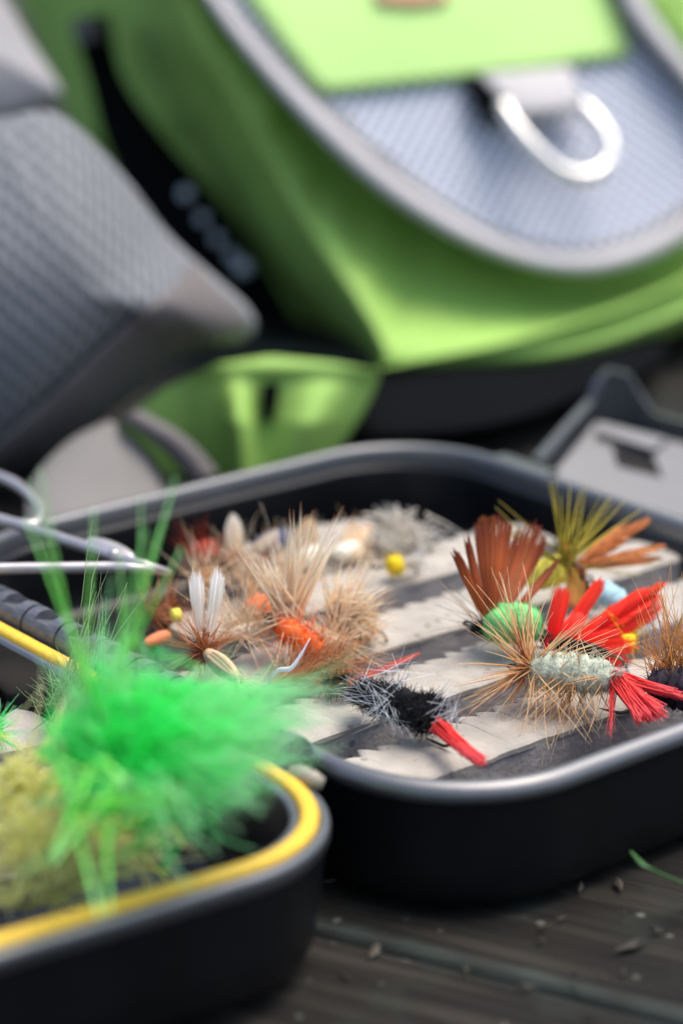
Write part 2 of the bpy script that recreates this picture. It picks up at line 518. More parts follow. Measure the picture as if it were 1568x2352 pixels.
WOOD = wood_mat()
gd = mk('ground', [(-30, -30, -0.06), (30, -30, -0.06), (30, 30, -0.06), (-30, 30, -0.06)], [(0, 1, 2, 3)],
        solid('soil', (0.03, 0.026, 0.02, 1), 0.95, nscale=4, namt=0.4), smooth=False)
gd['kind'] = 'structure'; gd['label'] = 'dark ground beneath the deck boards'
deck = bpy.data.objects.new('deck', None); COL.objects.link(deck)
deck['kind'] = 'structure'; deck['label'] = 'dark weathered wooden deck boards under the fly box'
G1 = nrm([0.0467, -0.0241, 0]); G2 = np.array([-G1[1], G1[0], 0]) * -1     # along the boards; across, towards the camera
G2 = G2 if G2[1] < 0 else -G2
seam0 = at(784, 2138, 0)
PW, PG = 0.094, 0.0028
def plank_mesh():
    prof = []
    hw = PW / 2
    for y, z in [(-hw, -0.025), (-hw, -0.0022), (-hw + 0.0006, -0.0009), (-hw + 0.0018, -0.0002), (-hw + 0.0035, 0), (0, 0.0), (hw - 0.0035, 0), (hw - 0.0018, -0.0002), (hw - 0.0006, -0.0009), (hw, -0.0022), (hw, -0.025)]:
        prof.append((y, z))
    V = []; F = []; n = len(prof); xs = np.linspace(-1.2, 1.2, 49)
    for x in xs:
        for y, z in prof: V.append((x, y, z))
    for i in range(len(xs) - 1):
        for j in range(n):
            j2 = (j + 1) % n
            F.append((i * n + j, (i + 1) * n + j, (i + 1) * n + j2, i * n + j2))
    F.append(tuple(range(n))); F.append(tuple(range((len(xs) - 1) * n, len(xs) * n))[::-1])
    return V, F
pv, pf = plank_mesh()
p0 = None
for k in range(-9, 4):
    if p0 is None:
        p0 = mk('plank', pv, pf, WOOD, deck); o = p0
    else: o = copyobj(p0, deck)
    c = seam0 + G2 * ((k + 0.5) * (PW + PG)) + G1 * (0.07 * (k % 3))
    o.location = (c[0], c[1], -0.0004 * (k % 2))
    o.rotation_euler = (0, 0, math.atan2(G1[1], G1[0]))

# ================================================================== fly box
RIMM = solid('worn_black_rim', (0.022, 0.025, 0.030, 1), 0.44, spec=0.9, coat=0.7, nscale=120, namt=0.3, bump=0.04, bscale=2500)
RIMM.node_tree.nodes['Principled BSDF'].inputs['IOR'].default_value = 1.7
RIMM.node_tree.nodes['Principled BSDF'].inputs['Coat Roughness'].default_value = 0.44
RIMM.node_tree.nodes['Principled BSDF'].inputs['Coat IOR'].default_value = 1.6
BLACK = solid('black_plastic', (0.0055, 0.006, 0.007, 1), 0.36, spec=0.28, nscale=60, namt=0.25, bump=0.05, bscale=2500)
FOAM_T = None
def foam_mat(name, col, amt):
    m, n, b = newmat(name)
    tc = n.nodes.new('ShaderNodeTexCoord')
    t = n.nodes.new('ShaderNodeTexNoise'); t.inputs['Scale'].default_value = 160; t.inputs['Detail'].default_value = 8
    n.links.new(tc.outputs['Object'], t.inputs['Vector'])
    r = n.nodes.new('ShaderNodeValToRGB')
    r.color_ramp.elements[0].position = 0.25; r.color_ramp.elements[0].color = tuple(c * (1 - amt) for c in col[:3]) + (1,)
    r.color_ramp.elements[1].position = 0.7; r.color_ramp.elements[1].color = tuple(c * (1 + amt * 0.5) for c in col[:3]) + (1,)
    n.links.new(t.outputs['Fac'], r.inputs[0])
    v = n.nodes.new('ShaderNodeTexVoronoi'); v.inputs['Scale'].default_value = 520
    n.links.new(tc.outputs['Object'], v.inputs['Vector'])
    vc = n.nodes.new('ShaderNodeSeparateColor'); n.links.new(v.outputs['Color'], vc.inputs[0])
    vt = n.nodes.new('ShaderNodeMath'); vt.operation = 'GREATER_THAN'; vt.inputs[1].default_value = 0.93
    n.links.new(vc.outputs[0], vt.inputs[0])
    vr = n.nodes.new('ShaderNodeMapRange'); vr.inputs[1].default_value = 0.42; vr.inputs[2].default_value = 0.25; vr.inputs[4].default_value = 0.6
    n.links.new(v.outputs['Distance'], vr.inputs[0])
    vm = n.nodes.new('ShaderNodeMath'); vm.operation = 'MULTIPLY'; n.links.new(vt.outputs[0], vm.inputs[0]); n.links.new(vr.outputs[0], vm.inputs[1])
    mx = n.nodes.new('ShaderNodeMix'); mx.data_type = 'RGBA'; mx.inputs[7].default_value = tuple(c * 0.35 for c in col[:3]) + (1,)
    n.links.new(vm.outputs[0], mx.inputs[0]); n.links.new(r.outputs[0], mx.inputs[6])
    n.links.new(mx.outputs[2], b.inputs['Base Color'])
    b.inputs['Roughness'].default_value = 0.9; b.inputs['Specular IOR Level'].default_value = 0.2
    bp = n.nodes.new('ShaderNodeBump'); bp.inputs['Strength'].default_value = 0.35; bp.inputs['Distance'].default_value = 0.0008
    t3 = n.nodes.new('ShaderNodeTexNoise'); t3.inputs['Scale'].default_value = 900; t3.inputs['Detail'].default_value = 6
    n.links.new(tc.outputs['Object'], t3.inputs['Vector'])
    mm = n.nodes.new('ShaderNodeMath'); mm.operation = 'SUBTRACT'; n.links.new(t3.outputs['Fac'], mm.inputs[0]); n.links.new(vm.outputs[0], mm.inputs[1])
    n.links.new(mm.outputs[0], bp.inputs['Height']); n.links.new(bp.outputs[0], b.inputs['Normal'])
    return m
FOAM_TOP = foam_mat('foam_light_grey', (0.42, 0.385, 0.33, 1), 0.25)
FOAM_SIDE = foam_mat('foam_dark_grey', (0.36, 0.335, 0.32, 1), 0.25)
YELLOW = solid('yellow_rubber', (0.80, 0.50, 0.035, 1), 0.45, nscale=900, namt=0.12, bump=0.1, bscale=1500)

box = thing('fly_box', 'open black plastic fly box with grey foam and a yellow seal, lying on the deck', 'fly box', (TO[0], TO[1], 0))

def rrect(l, wd, r, n=12):
    pts = []
    for cx, cy, a0 in ((l / 2 - r, wd / 2 - r, 0), (-l / 2 + r, wd / 2 - r, 90), (-l / 2 + r, -wd / 2 + r, 180), (l / 2 - r, -wd / 2 + r, 270)):
        for k in range(n + 1):
            a = radians(a0 + 90 * k / n); pts.append((cx + r * cos(a), cy + r * sin(a)))
    return pts

def shell(name, prof, place, mat, parent, cap0=True, cap1=True):
    """prof: (inset, height) from the outside bottom over the rim to the inside floor"""
    V = []; F = []; n = None
    for ins, z in prof:
        ring = rrect(L - 2 * ins, W - 2 * ins, max(0.002, RC - ins)); n = len(ring)
        for x, y in ring: V.append(place(x, y, z))
    m = len(prof)
    for i in range(m - 1):
        for j in range(n):
            j2 = (j + 1) % n
            F.append((i * n + j, i * n + j2, (i + 1) * n + j2, (i + 1) * n + j))
    if cap0: F.append(tuple(range(n))[::-1])
    if cap1: F.append(tuple(range((m - 1) * n, m * n)))
    return mk(name, V, F, mat, parent)

mmm = lambda pr: [(a / 1000, b / 1000) for a, b in pr]
prof_out = mmm([(7, 0.6), (4.2, 0.9), (2.4, 2.0), (1.5, 4.0), (1.1, 8), (0.7, 15), (0.55, 19.2)])
prof_rim = mmm([(0.55, 19.0), (0.1, 19.3), (0, 19.8), (0, 20.3), (0.12, 20.8), (0.4, 21.3), (0.9, 21.75), (1.5, 22.05), (2.1, 22.15), (2.7, 22.0), (3.15, 21.6), (3.35, 21.0), (3.4, 18.4)])
prof_out[-1] = (0.00055, 0.0190)
prof_in = mmm([(3.4, 18.4), (3.5, 18.05), (3.65, 17.9), (4.4, 17.85), (4.6, 17.7), (4.7, 17.3), (4.8, 8), (5.0, 4), (6, 2.8), (8, 2.5)])
tp = lambda x, y, z: tray(x, y, z)
tray_o = shell('tray', prof_out, tp, BLACK, box, True, False)
shell('tray_inside', prof_in, tp, solid('black_plastic_inside', (0.004, 0.0045, 0.0055, 1), 0.3, spec=0.4, nscale=60, namt=0.25), box, False, True)
shell('tray_rim', prof_rim, tp, RIMM, box, False, False)
# lid: same outline, mirrored over the hinge, its rim carries a seal groove
l_out = mmm([(7, -20.5), (4.2, -20.2), (2.4, -19.2), (1.5, -17.4), (1.0, -12), (0.5, -3)])
l_rim = mmm([(0.5, -3), (0, -2.2), (0, -0.9), (0.15, -0.4), (0.5, -0.1), (0.9, 0), (1.5, 0), (1.6, -0.9), (4.3, -0.9), (4.4, -0.1), (4.8, 0.05), (5.3, 0), (5.6, -0.2), (5.75, -0.7)])
l_in = mmm([(5.75, -0.7), (5.9, -4), (6.1, -12), (6.6, -17), (8, -18)])
lpl = lambda x, y, z: lidp(x, y + W / 2, z)
lid_o = shell('lid', l_out, lpl, BLACK, box, True, False)
shell('lid_inside', l_in, lpl, bpy.data.materials['black_plastic_inside'], box, False, True)
shell('lid_rim', l_rim, lpl, RIMM, box, False, False)
gprof = mmm([(1.65, -0.85), (1.65, 0.35), (1.95, 0.75), (2.4, 0.95), (3.5, 0.95), (3.95, 0.75), (4.25, 0.35), (4.25, -0.85)])
gk = shell('seal', gprof, lambda x, y, z: lidp(x, y + W / 2, z), YELLOW, box, False, False)
gk['label'] = 'yellow rubber seal set in the rim of the lid'

# foam strips across the tray
def half_width(u, hl, hw, r):
    e = abs(u) - (hl - r)
    return hw if e <= 0 else hw - r + math.sqrt(max(0, r * r - e * e))

def foam_strip(place, u0, u1, hw, ztop, zbot, v0=None, v1=None):
    """one ridge: dark body and a lighter top layer cut into tabs"""
    capt = 0.0011
    V = []; F = []
    v0 = -hw if v0 is None else max(-hw, v0)
    if v1 is not None: hw = min(hw, v1)
    n = int((hw - v0) / 0.0021)
    rows = []
    for i in range(n + 1):
        v = v0 + (hw - v0) * i / n
        wv = 0.0004 * mnoise.noise(Vector((u0 * 900, v * 120, 1)))
        rows.append([(u0 + wv, v, zbot), (u0 + wv + 0.0002, v, ztop - capt), (u1 + wv - 0.0002, v, ztop - capt), (u1 + wv + 0.0006, v, zbot)])
    for r in rows:
        for p in r: V.append(place(*p))
    for i in range(n):
        for j in range(4):
            j2 = (j + 1) % 4
            F.append((i * 4 + j, i * 4 + j2, (i + 1) * 4 + j2, (i + 1) * 4 + j))
    F.append((3, 2, 1, 0)); k = n * 4; F.append((k, k + 1, k + 2, k + 3))
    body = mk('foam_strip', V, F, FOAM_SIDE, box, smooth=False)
    # top layer: one sheet whose far edge is cut into saw-tooth tabs
    us = [0, 0.04, 0.12, 0.3, 0.5, 0.7, 0.88, 0.96, 1]
    vs = []
    v = v0
    while v < hw - 0.001:
        v2 = min(hw, v + 0.0043 * rng.uniform(0.85, 1.15))
        jag = min(0.0021 * rng.uniform(0.6, 1.25), (v2 - v) * 0.9); dz = rng.normal() * 0.00007
        vs.append((v, 0.0, 0.0))
        va = v + 0.55 * jag
        for q in (0.0, 0.35, 0.7, 0.97):
            vs.append((va + (v2 - va) * q, -jag * (1 - q), dz + 0.00012 * sin(pi * q)))
        v = v2
    vs.append((hw, 0, 0))
    M = Mesh(); Vt = []; Ft = []; m = len(us) + 2
    for vv, bj, dz in vs:
        fr = 0.00035 * mnoise.noise(Vector((vv * 300, u1 * 900, 3)))
        for q in us:
            uu = (u0 + bj) * (1 - q) + (u1 + fr) * q
            Vt.append(place(uu, vv, ztop + dz * (1 - q) ** 0.6 + 0.0004 * (1 - abs(2 * q - 1) ** 4) - 0.00035 * abs(2 * q - 1) ** 10 + 0.00025 * mnoise.noise(Vector((uu * 180, vv * 180, 0)))))
        Vt.append(place(u1 + fr, vv, ztop - capt)); Vt.append(place(u0 + bj, vv, ztop - capt))
    for i in range(len(vs) - 1):
        for j in range(m):
            j2 = (j + 1) % m
            Ft.append((i * m + j, i * m + j2, (i + 1) * m + j2, (i + 1) * m + j))
    Ft.append(tuple(range(m))[::-1]); k = (len(vs) - 1) * m; Ft.append(tuple(range(k, k + m)))
    M.add(Vt, Ft)
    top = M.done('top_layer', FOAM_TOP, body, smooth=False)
    return body

zbot = 0.0028
for f, vs0, vs1 in ((0.0529, None, None), (0.0306, None, None), (0.0083, -0.052, None), (-0.0140, -0.040, 0.046), (-0.0363, -0.012, 0.024)):
    u1 = f; u0 = f - 0.0128
    hw = min(half_width(u, L / 2 - 0.0048, W / 2 - 0.0050, RC - 0.0048) for u in (u0, u1))
    foam_strip(lambda u, v, z: tray(u, v, z), u0, u1, hw, ZF, zbot, vs0, vs1)
for f in (0.0240, 0.0, -0.0220, -0.0440):
    u1 = f; u0 = f - 0.013
    hw = min(half_width(u, L / 2 - 0.0068, W / 2 - 0.0068, RC - 0.0068) for u in (u0, u1))
    foam_strip(lambda u, v, z: lidp(u, v + W / 2, z), u0, u1, hw, -0.009, -0.0178)

# hinge: a row of notched knuckles on a pin
HC = lambda u: TO + TU * u - TV * (W / 2 + 0.0030) + np.array([0, 0, 0.0006])
def knuckle(u0, u1):
    r = 0.0031; M = Mesh()
    def ring(u, half):
        c = HC(u); out = []
        for k in range(21):
            a = 2 * pi * k / 20 if not half else radians(138 + 232 * k / 20)
            out.append(c + (TV * cos(a) + np.array([0, 0, 1]) * sin(a)) * r)
        return out
    a, b = u0 + (u1 - u0) * 0.27, u0 + (u1 - u0) * 0.73
    for s, e, half in ((u0, a, False), (a, b, True), (b, u1, False)):
        V = ring(s, half) + ring(e, half)
        F = [(i, i + 1, 21 + i + 1, 21 + i) for i in range(20)] + [tuple(range(21))[::-1], tuple(range(21, 42))]
        if half:
            F.append((0, 20, 41, 21))
        M.add(V, F)
    return M.done('knuckle', HINGE, box, smooth=False)
HINGE = solid('hinge_plastic', (0.085, 0.090, 0.105, 1), 0.42, spec=0.7, nscale=700, namt=0.3, bump=0.15, bscale=3000)
ku = -0.066
kw = 0.0102
kfirst = None
while ku < 0.040:
    if kfirst is None:
        kfirst = knuckle(ku, ku + kw - 0.0007); k0 = ku
    else:
        c = copyobj(kfirst, box); dlt = TU * (ku - k0); c.location = dlt
    ku += kw
tube('hinge_pin', [HC(-0.067), HC(0.043)], 0.0013, BLACK, box, 10)
PINM = solid('pale_pin', (0.30, 0.27, 0.21, 1), 0.5)
tube('hinge_pin_end', [lidat(672, 1772, 0.0005), lidat(690, 1779, 0.0008), lidat(722, 1794, 0.0008), lidat(742, 1801, 0.0005)], [0.0009, 0.0014, 0.0014, 0.0009], PINM, box, 12)
# lugs that carry the barrel on either half
for s in (1, -1):
    M = Mesh()
    uu = -0.064; i = 0
    while uu < 0.040:
        if (i % 2 == 0) == (s == 1):
            c0 = HC(uu + 0.001); c1 = HC(uu + 0.0085)
            q = TV * s * 0.0040
            V = [c0 + q * 0.3 - [0, 0, 0.0032], c1 + q * 0.3 - [0, 0, 0.0032], c1 + q - [0, 0, 0.0034], c0 + q - [0, 0, 0.0034],
                 c0 + q * 0.3 - [0, 0, 0.0008], c1 + q * 0.3 - [0, 0, 0.0008], c1 + q - [0, 0, 0.0012], c0 + q - [0, 0, 0.0012]]
            M.add(V, [(0, 3, 2, 1), (4, 5, 6, 7), (0, 1, 5, 4), (1, 2, 6, 5), (2, 3, 7, 6), (3, 0, 4, 7)])
        uu += kw; i += 1
    M.done('hinge_lugs', BLACK, box, smooth=False)

# latch frame folded out beyond the far edge
def prism(name, px, z0, z1, mat, parent, smooth=False):
    n = len(px)
    base = [at(x, y, z0) for x, y in px]
    V = base + [np.array([p[0], p[1], z1]) for p in base]
    F = [tuple(range(n)), tuple(range(n, 2 * n))[::-1]] + [(i, n + i, n + (i + 1) % n, (i + 1) % n) for i in range(n)]
    return mk(name, V, F, mat, parent, smooth=smooth)

def plane_at(o, nn):
    def f(x, y, off):
        d = ray(x, y); return CAM + d * (((o + nn * off - CAM) @ nn) / (d @ nn))
    return f

def wallstrip(M, pts, z0, z1, th):
    """upright wall along a world polyline, thickness th to its inner side"""
    pts = np.asarray(pts, float); n = len(pts)
    z1 = np.broadcast_to(np.asarray(z1, float), (n,))
    V = []
    for i in range(n):
        d = pts[min(n - 1, i + 1)] - pts[max(0, i - 1)]; d[2] = 0; d = nrm(d)
        nn = np.array([d[1], -d[0], 0])
        p = pts[i].copy()
        for q, z in ((0, z0), (0, z1[i]), (th, z1[i]), (th, z0)):
            r_ = p + nn * q; V.append((r_[0], r_[1], p[2] + z))
    F = []
    for i in range(n - 1):
        for j in range(4):
            F.append((i * 4 + j, i * 4 + (j + 1) % 4, i * 4 + 4 + (j + 1) % 4, i * 4 + 4 + j))
    F.append((3, 2, 1, 0)); k = 4 * (n - 1); F.append((k, k + 1, k + 2, k + 3))
    M.add(V, F)

LPN = nrm([0.28, -0.35, 0.89])
lpf = plane_at(at(1240, 1085, 0.0165), LPN)
lp = lambda x, y: lpf(x, y, 0.0)
# plate with a slot: four pieces round the slot, joined into one sheet
oc = [lp(1262, 1098), lp(1368, 968), lp(1760, 1065), lp(1720, 1240)]
sl = [lp(1416, 1072), lp(1405, 1024), lp(1500, 1046), lp(1522, 1098)]
V = [p for p in oc + sl] + [p - np.array([0, 0, 0.0014]) for p in oc + sl]
F = []
for i in range(4):
    j = (i + 1) % 4
    F += [(i, j, 4 + j, 4 + i), (8 + i, 12 + i, 12 + j, 8 + j), (i, 8 + i, 8 + j, j), (4 + i, 4 + j, 12 + j, 12 + i)]
LATCH = solid('latch_plastic', (0.022, 0.025, 0.03, 1), 0.4, spec=1.0, coat=0.6, nscale=120, namt=0.3)
LATCH.node_tree.nodes['Principled BSDF'].inputs['Coat Roughness'].default_value = 0.4
mk('latch_plate', V, F, LATCH, box, smooth=False)
M = Mesh()
wallstrip(M, [lp(1222, 1074), lp(1285, 1003), lp(1346, 938)], -0.004, 0.0022, 0.0022)
M.done('latch_frame', LATCH, box, smooth=False)
M = Mesh()
wallstrip(M, [lp(1346, 940), lp(1365, 930), lp(1392, 928), lp(1440, 940), lp(1484, 962), lp(1500, 968)], -0.004,
          [0.0022, 0.0062, 0.0085, 0.0085, 0.0040, 0.0022], 0.0020)
M.done('latch_tab', LATCH, box, smooth=False)
M = Mesh()
wallstrip(M, [lp(1500, 968), lp(1620, 1000), lp(1780, 1045)], -0.004, 0.0022, 0.0020)
M.done('latch_frame', LATCH, box, smooth=False)
tg = [lp(1372, 1008), lp(1380, 984), lp(1528, 1022), lp(1500, 1048)]
V = tg + [p + np.array([0, 0, 0.0016]) for p in tg]
mk('latch_tongue', V, [(0, 1, 2, 3), (4, 7, 6, 5), (0, 4, 5, 1), (1, 5, 6, 2), (2, 6, 7, 3), (3, 7, 4, 0)], LATCH, box, smooth=False)
# stepped lip on the far edge of the tray
fl = lambda a, b, c0, c1, z0, z1: mk('rim_lip', [tray(u, v, z) for z in (z0, z1) for u, v in ((a, c0), (b, c0), (b, c1), (a, c1))],
                                     [(3, 2, 1, 0), (4, 5, 6, 7), (0, 1, 5, 4), (1, 2, 6, 5), (2, 3, 7, 6), (3, 0, 4, 7)], LATCH, box, smooth=False)
fl(-0.052, -0.036, W / 2 - 0.0005, W / 2 + 0.0050, 0.0165, 0.0205)
fl(-0.036, -0.030, W / 2 - 0.0005, W / 2 + 0.0035, 0.0155, 0.0190)
fl(-0.0275, 0.045, W / 2 - 0.0005, W / 2 + 0.0016, 0.0150, 0.0200)

# ================================================================== backpack
PK = np.array([0.030, 0.195, 0.012])
PN = nrm([0.30, -0.78, 0.58])
def plane(origin, normal):
    o = np.asarray(origin, float); nn = nrm(normal)
    e1 = nrm(np.cross([0, 0, 1.0], nn)); e2 = np.cross(nn, e1)
    def f(x, y, off):
        d = ray(x, y); t = ((o + nn * off - CAM) @ nn) / (d @ nn)
        return CAM + d * t
    f.uv = lambda p: ((p - o) @ e1, (p - o) @ e2, 0.0)
    return f
pk = plane(PK, PN)
pq = plane(at(40, 1120, 0.0), [0.30, -0.95, 0.08])
def gnd(x, y, h): return at(x, y, h)
gnd.uv = lambda p: (p[0], p[1], 0.0)

def resample(P, n): return spline(P, n, True)

def loft(name, rings, fmap, mat, parent, cap=None, capsteps=7, sub=4, offf=None, kind=None):
    """rings of (x, y, offset) given through the place's own plane; blended smoothly; closed front and back"""
    rings = [np.asarray(r, float) for r in rings]
    N = len(rings[0])
    if len(rings) > 1:
        seq = spline(np.stack(rings).reshape(len(rings), -1), (len(rings) - 1) * sub + 1).reshape(-1, N, 3)
    else: seq = np.stack(rings)
    seq = list(seq)
    last = seq[-1]; c = last.mean(0)
    cb = 0.0 if cap is None else cap
    for k in range(1, capsteps):
        s = 1 - k / capsteps
        r = c + (last - c) * s
        r[:, 2] = c[2] + (last[:, 2] - c[2]) * s + cb * (1 - s * s)
        seq.append(r)
    seq = np.array(seq)
    if offf is not None:
        seq[..., 2] += offf(seq[..., 0], seq[..., 1])
    V = [fmap(*p) for r in seq for p in r]
    cc = np.array([c[0], c[1], c[2] + cb + (offf(c[0], c[1]) if offf is not None else 0)])
    V.append(fmap(*cc))
    F = []
    for i in range(len(seq) - 1):
        for j in range(N):
            j2 = (j + 1) % N
            F.append((i * N + j, i * N + j2, (i + 1) * N + j2, (i + 1) * N + j))
    e = (len(seq) - 1) * N
    for j in range(N): F.append((e + j, e + (j + 1) % N, len(V) - 1))
    F.append(tuple(range(N))[::-1])
    o = mk(name, V, F, mat, parent, uv=[fmap.uv(p) for p in V])
    import bmesh
    bm = bmesh.new(); bm.from_mesh(o.data); bmesh.ops.recalc_face_normals(bm, faces=bm.faces); bm.to_mesh(o.data); bm.free()
    return o

def strip(name, c1, c2, fmap, mat, parent, th=0.003, bul=0.001, n=40, closed=False):
    """webbing or binding between two curves of (x, y, offset)"""
    a = spline(c1, n, closed); b = spline(c2, n, closed)
    V = []; F = []
    for i in range(n):
        p, q = a[i], b[i]
        row = []
        for s, o in ((0, -th), (0, 0), (0.12, 0.7 * bul), (0.5, bul), (0.88, 0.7 * bul), (1, 0), (1, -th)):
            m = p + (q - p) * s
            row.append(fmap(m[0], m[1], m[2] + o))
        V += row
    m = 7
    for i in range(n if closed else n - 1):
        i2 = (i + 1) % n
        for j in range(m):
            j2 = (j + 1) % m
            F.append((i * m + j, i2 * m + j, i2 * m + j2, i * m + j2))
    if not closed:
        F.append(tuple(range(m))); F.append(tuple(range((n - 1) * m, n * m))[::-1])
    o = mk(name, V, F, mat, parent, uv=[fmap.uv(p) for p in V])
    import bmesh
    bm = bmesh.new(); bm.from_mesh(o.data); bmesh.ops.recalc_face_normals(bm, faces=bm.faces); bm.to_mesh(o.data); bm.free()
    return o

def cloth(name, col, rough=0.8, spec=0.25, weave=1500, bump=0.35, wrinkle=18, sheen=0.0):
    m, n, b = newmat(name)
    tc = n.nodes.new('ShaderNodeTexCoord')
    t = n.nodes.new('ShaderNodeTexNoise'); t.inputs['Scale'].default_value = wrinkle; t.inputs['Detail'].default_value = 5
    n.links.new(tc.outputs['Object'], t.inputs['Vector'])
    mr = n.nodes.new('ShaderNodeMapRange'); mr.inputs[1].default_value = 0.3; mr.inputs[2].default_value = 0.7
    mr.inputs[3].default_value = 0.86; mr.inputs[4].default_value = 1.1
    n.links.new(t.outputs['Fac'], mr.inputs[0])
    vm = n.nodes.new('ShaderNodeVectorMath'); vm.operation = 'SCALE'; vm.inputs[0].default_value = col[:3]
    n.links.new(mr.outputs[0], vm.inputs['Scale']); n.links.new(vm.outputs[0], b.inputs['Base Color'])
    b.inputs['Roughness'].default_value = rough; b.inputs['Specular IOR Level'].default_value = spec
    b.inputs['Sheen Weight'].default_value = sheen
    bp = n.nodes.new('ShaderNodeBump'); bp.inputs['Strength'].default_value = bump; bp.inputs['Distance'].default_value = 0.006
    n.links.new(t.outputs['Fac'], bp.inputs['Height']); n.links.new(bp.outputs[0], b.inputs['Normal'])
    return m

def mesh_cloth(name, c_lo, c_hi, cell, rows=False):
    """open knit: raised light threads round darker holes, laid along the cloth"""
    m, n, b = newmat(name)
    a = n.nodes.new('ShaderNodeAttribute'); a.attribute_name = 'puv'
    mp = n.nodes.new('ShaderNodeMapping'); mp.inputs['Rotation'].default_value = (0, 0, radians(38 if not rows else -62))
    mp.inputs['Scale'].default_value = (1 / cell, (1 / cell) * (1.0 if not rows else 0.55), 1)
    n.links.new(a.outputs['Vector'], mp.inputs['Vector'])
    v = n.nodes.new('ShaderNodeTexVoronoi'); v.voronoi_dimensions = '2D'; v.inputs['Scale'].default_value = 1.0; v.inputs['Randomness'].default_value = 0.06
    n.links.new(mp.outputs[0], v.inputs['Vector'])
    r = n.nodes.new('ShaderNodeValToRGB')
    r.color_ramp.elements[0].position = 0.22; r.color_ramp.elements[0].color = c_lo
    r.color_ramp.elements[1].position = 0.46; r.color_ramp.elements[1].color = c_hi
    n.links.new(v.outputs['Distance'], r.inputs[0]); n.links.new(r.outputs[0], b.inputs['Base Color'])
    b.inputs['Roughness'].default_value = 0.8; b.inputs['Specular IOR Level'].default_value = 0.2
    bp = n.nodes.new('ShaderNodeBump'); bp.inputs['Strength'].default_value = 0.5; bp.inputs['Distance'].default_value = 0.001
    n.links.new(v.outputs['Distance'], bp.inputs['Height']); n.links.new(bp.outputs[0], b.inputs['Normal'])
    return m

LIME = cloth('lime_nylon', (0.33, 0.55, 0.12, 1), 0.6, wrinkle=30)
LIME2 = cloth('lime_panel', (0.50, 0.77, 0.25, 1), 0.6, wrinkle=9)
GREYB = cloth('grey_binding', (0.50, 0.48, 0.47, 1), 0.75)
GREYD = cloth('warm_grey_hem', (0.15, 0.135, 0.13, 1), 0.85)
GREYF = cloth('pale_grey_cloth', (0.33, 0.32, 0.32, 1), 0.8)
GREYW = cloth('warm_grey_webbing', (0.21, 0.20, 0.185, 1), 0.85)
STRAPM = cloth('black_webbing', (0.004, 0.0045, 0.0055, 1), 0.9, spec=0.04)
MESHP = mesh_cloth('grey_mesh_panel', (0.07, 0.08, 0.10, 1), (0.70, 0.74, 0.82, 1), 0.0031)
MESHL = mesh_cloth('grey_mesh_pouch', (0.085, 0.09, 0.095, 1), (0.235, 0.245, 0.255, 1), 0.0024, True)
RING = solid('silver_ring', (0.74, 0.72, 0.67, 1), 0.36, metal=0.85)
PEACH = cloth('peach_label', (0.75, 0.42, 0.25, 1))

pack = thing('backpack', 'lime green and grey backpack standing behind the fly box', 'backpack', (PK[0], PK[1] + 0.03, 0.0))
N = 120
def ringo(pts, off): 
    r = resample(pts, N); return np.c_[r, np.full(N, off)]
CP = np.array([1060.0, 130.0])
def aring(poly, offs, N=180, wr=0.0):
    d = spline(poly, 600, True); a = np.arctan2(d[:, 1] - CP[1], d[:, 0] - CP[0]); r = np.linalg.norm(d - CP, axis=1)
    o = np.argsort(a); a = a[o]; r = r[o]
    th = np.linspace(-pi, pi, N, endpoint=False)
    rr = np.interp(th, a, r, period=2 * pi)
    x = CP[0] + rr * np.cos(th); y = CP[1] + rr * np.sin(th)
    off = np.array([offs(p, q) for p, q in zip(x, y)]) if callable(offs) else np.full(N, offs)
    return np.c_[x, y, off]
panel = [(330, -240), (470, -5), (590, 155), (720, 300), (860, 430), (1010, 530), (1160, 598), (1300, 628), (1430, 616), (1570, 555), (1690, 450), (1715, 330), (1620, 190), (1500, 30), (1330, -240), (850, -290)]
grow = lambda P, k: CP + (np.asarray(P, float) - CP) * (1 + k / np.linalg.norm(np.asarray(P, float) - CP, axis=1, keepdims=True))
bf = [(130, -700), (500, -1000), (1000, -1080), (1500, -1000), (1830, -640), (1930, 200), (1880, 600), (1568, 735), (1500, 762), (1380, 805), (1250, 836), (1100, 842), (900, 846), (855, 770), (740, 590), (640, 430), (520, 210), (420, 20)]
bb = [(-160, -740), (400, -1030), (1000, -1110), (1520, -1030), (1860, -680), (2010, 200), (1940, 600), (1560, 735), (1500, 755), (1380, 798), (1250, 828), (1100, 838), (860, 850), (640, 800), (500, 680), (400, 560), (260, 380), (150, 200)]
edge = lambda x, y: 0.016 + 0.018 * min(1, max(0, (y - 420) / 380.0))
def wrinkle(x, y):
    return 0.0030 * mnoise.noise(Vector((x * 0.004 + y * 0.008, y * 0.012 - x * 0.003, 2.0))) + 0.0016 * mnoise.noise(Vector((x * 0.012, y * 0.02 + x * 0.006, 5.0)))
rings = [aring(np.asarray(bb) * 1.0, -0.16), aring(bb, -0.10), aring(grow(bf, 20), lambda x, y: edge(x, y) - 0.030), aring(grow(bf, 8), lambda x, y: edge(x, y) - 0.010), aring(grow(bf, -12), lambda x, y: edge(x, y) - 0.0015), aring(grow(bf, -36), edge),
         aring(grow(bf, -84), lambda x, y: edge(x, y) - 0.003 + wrinkle(x, y)), aring(grow(panel, 34), lambda x, y: 0.006 + wrinkle(x, y) * 0.6), aring(grow(panel, -30), 0.0)]
rings[6][:, 2] = np.maximum(rings[6][:, 2], 0.006)
LIMEW = lambda x, y: np.vectorize(wrinkle)(x, y) * 0.5
loft('body', rings, pk, LIME, pack, cap=0.0, sub=6, capsteps=4)
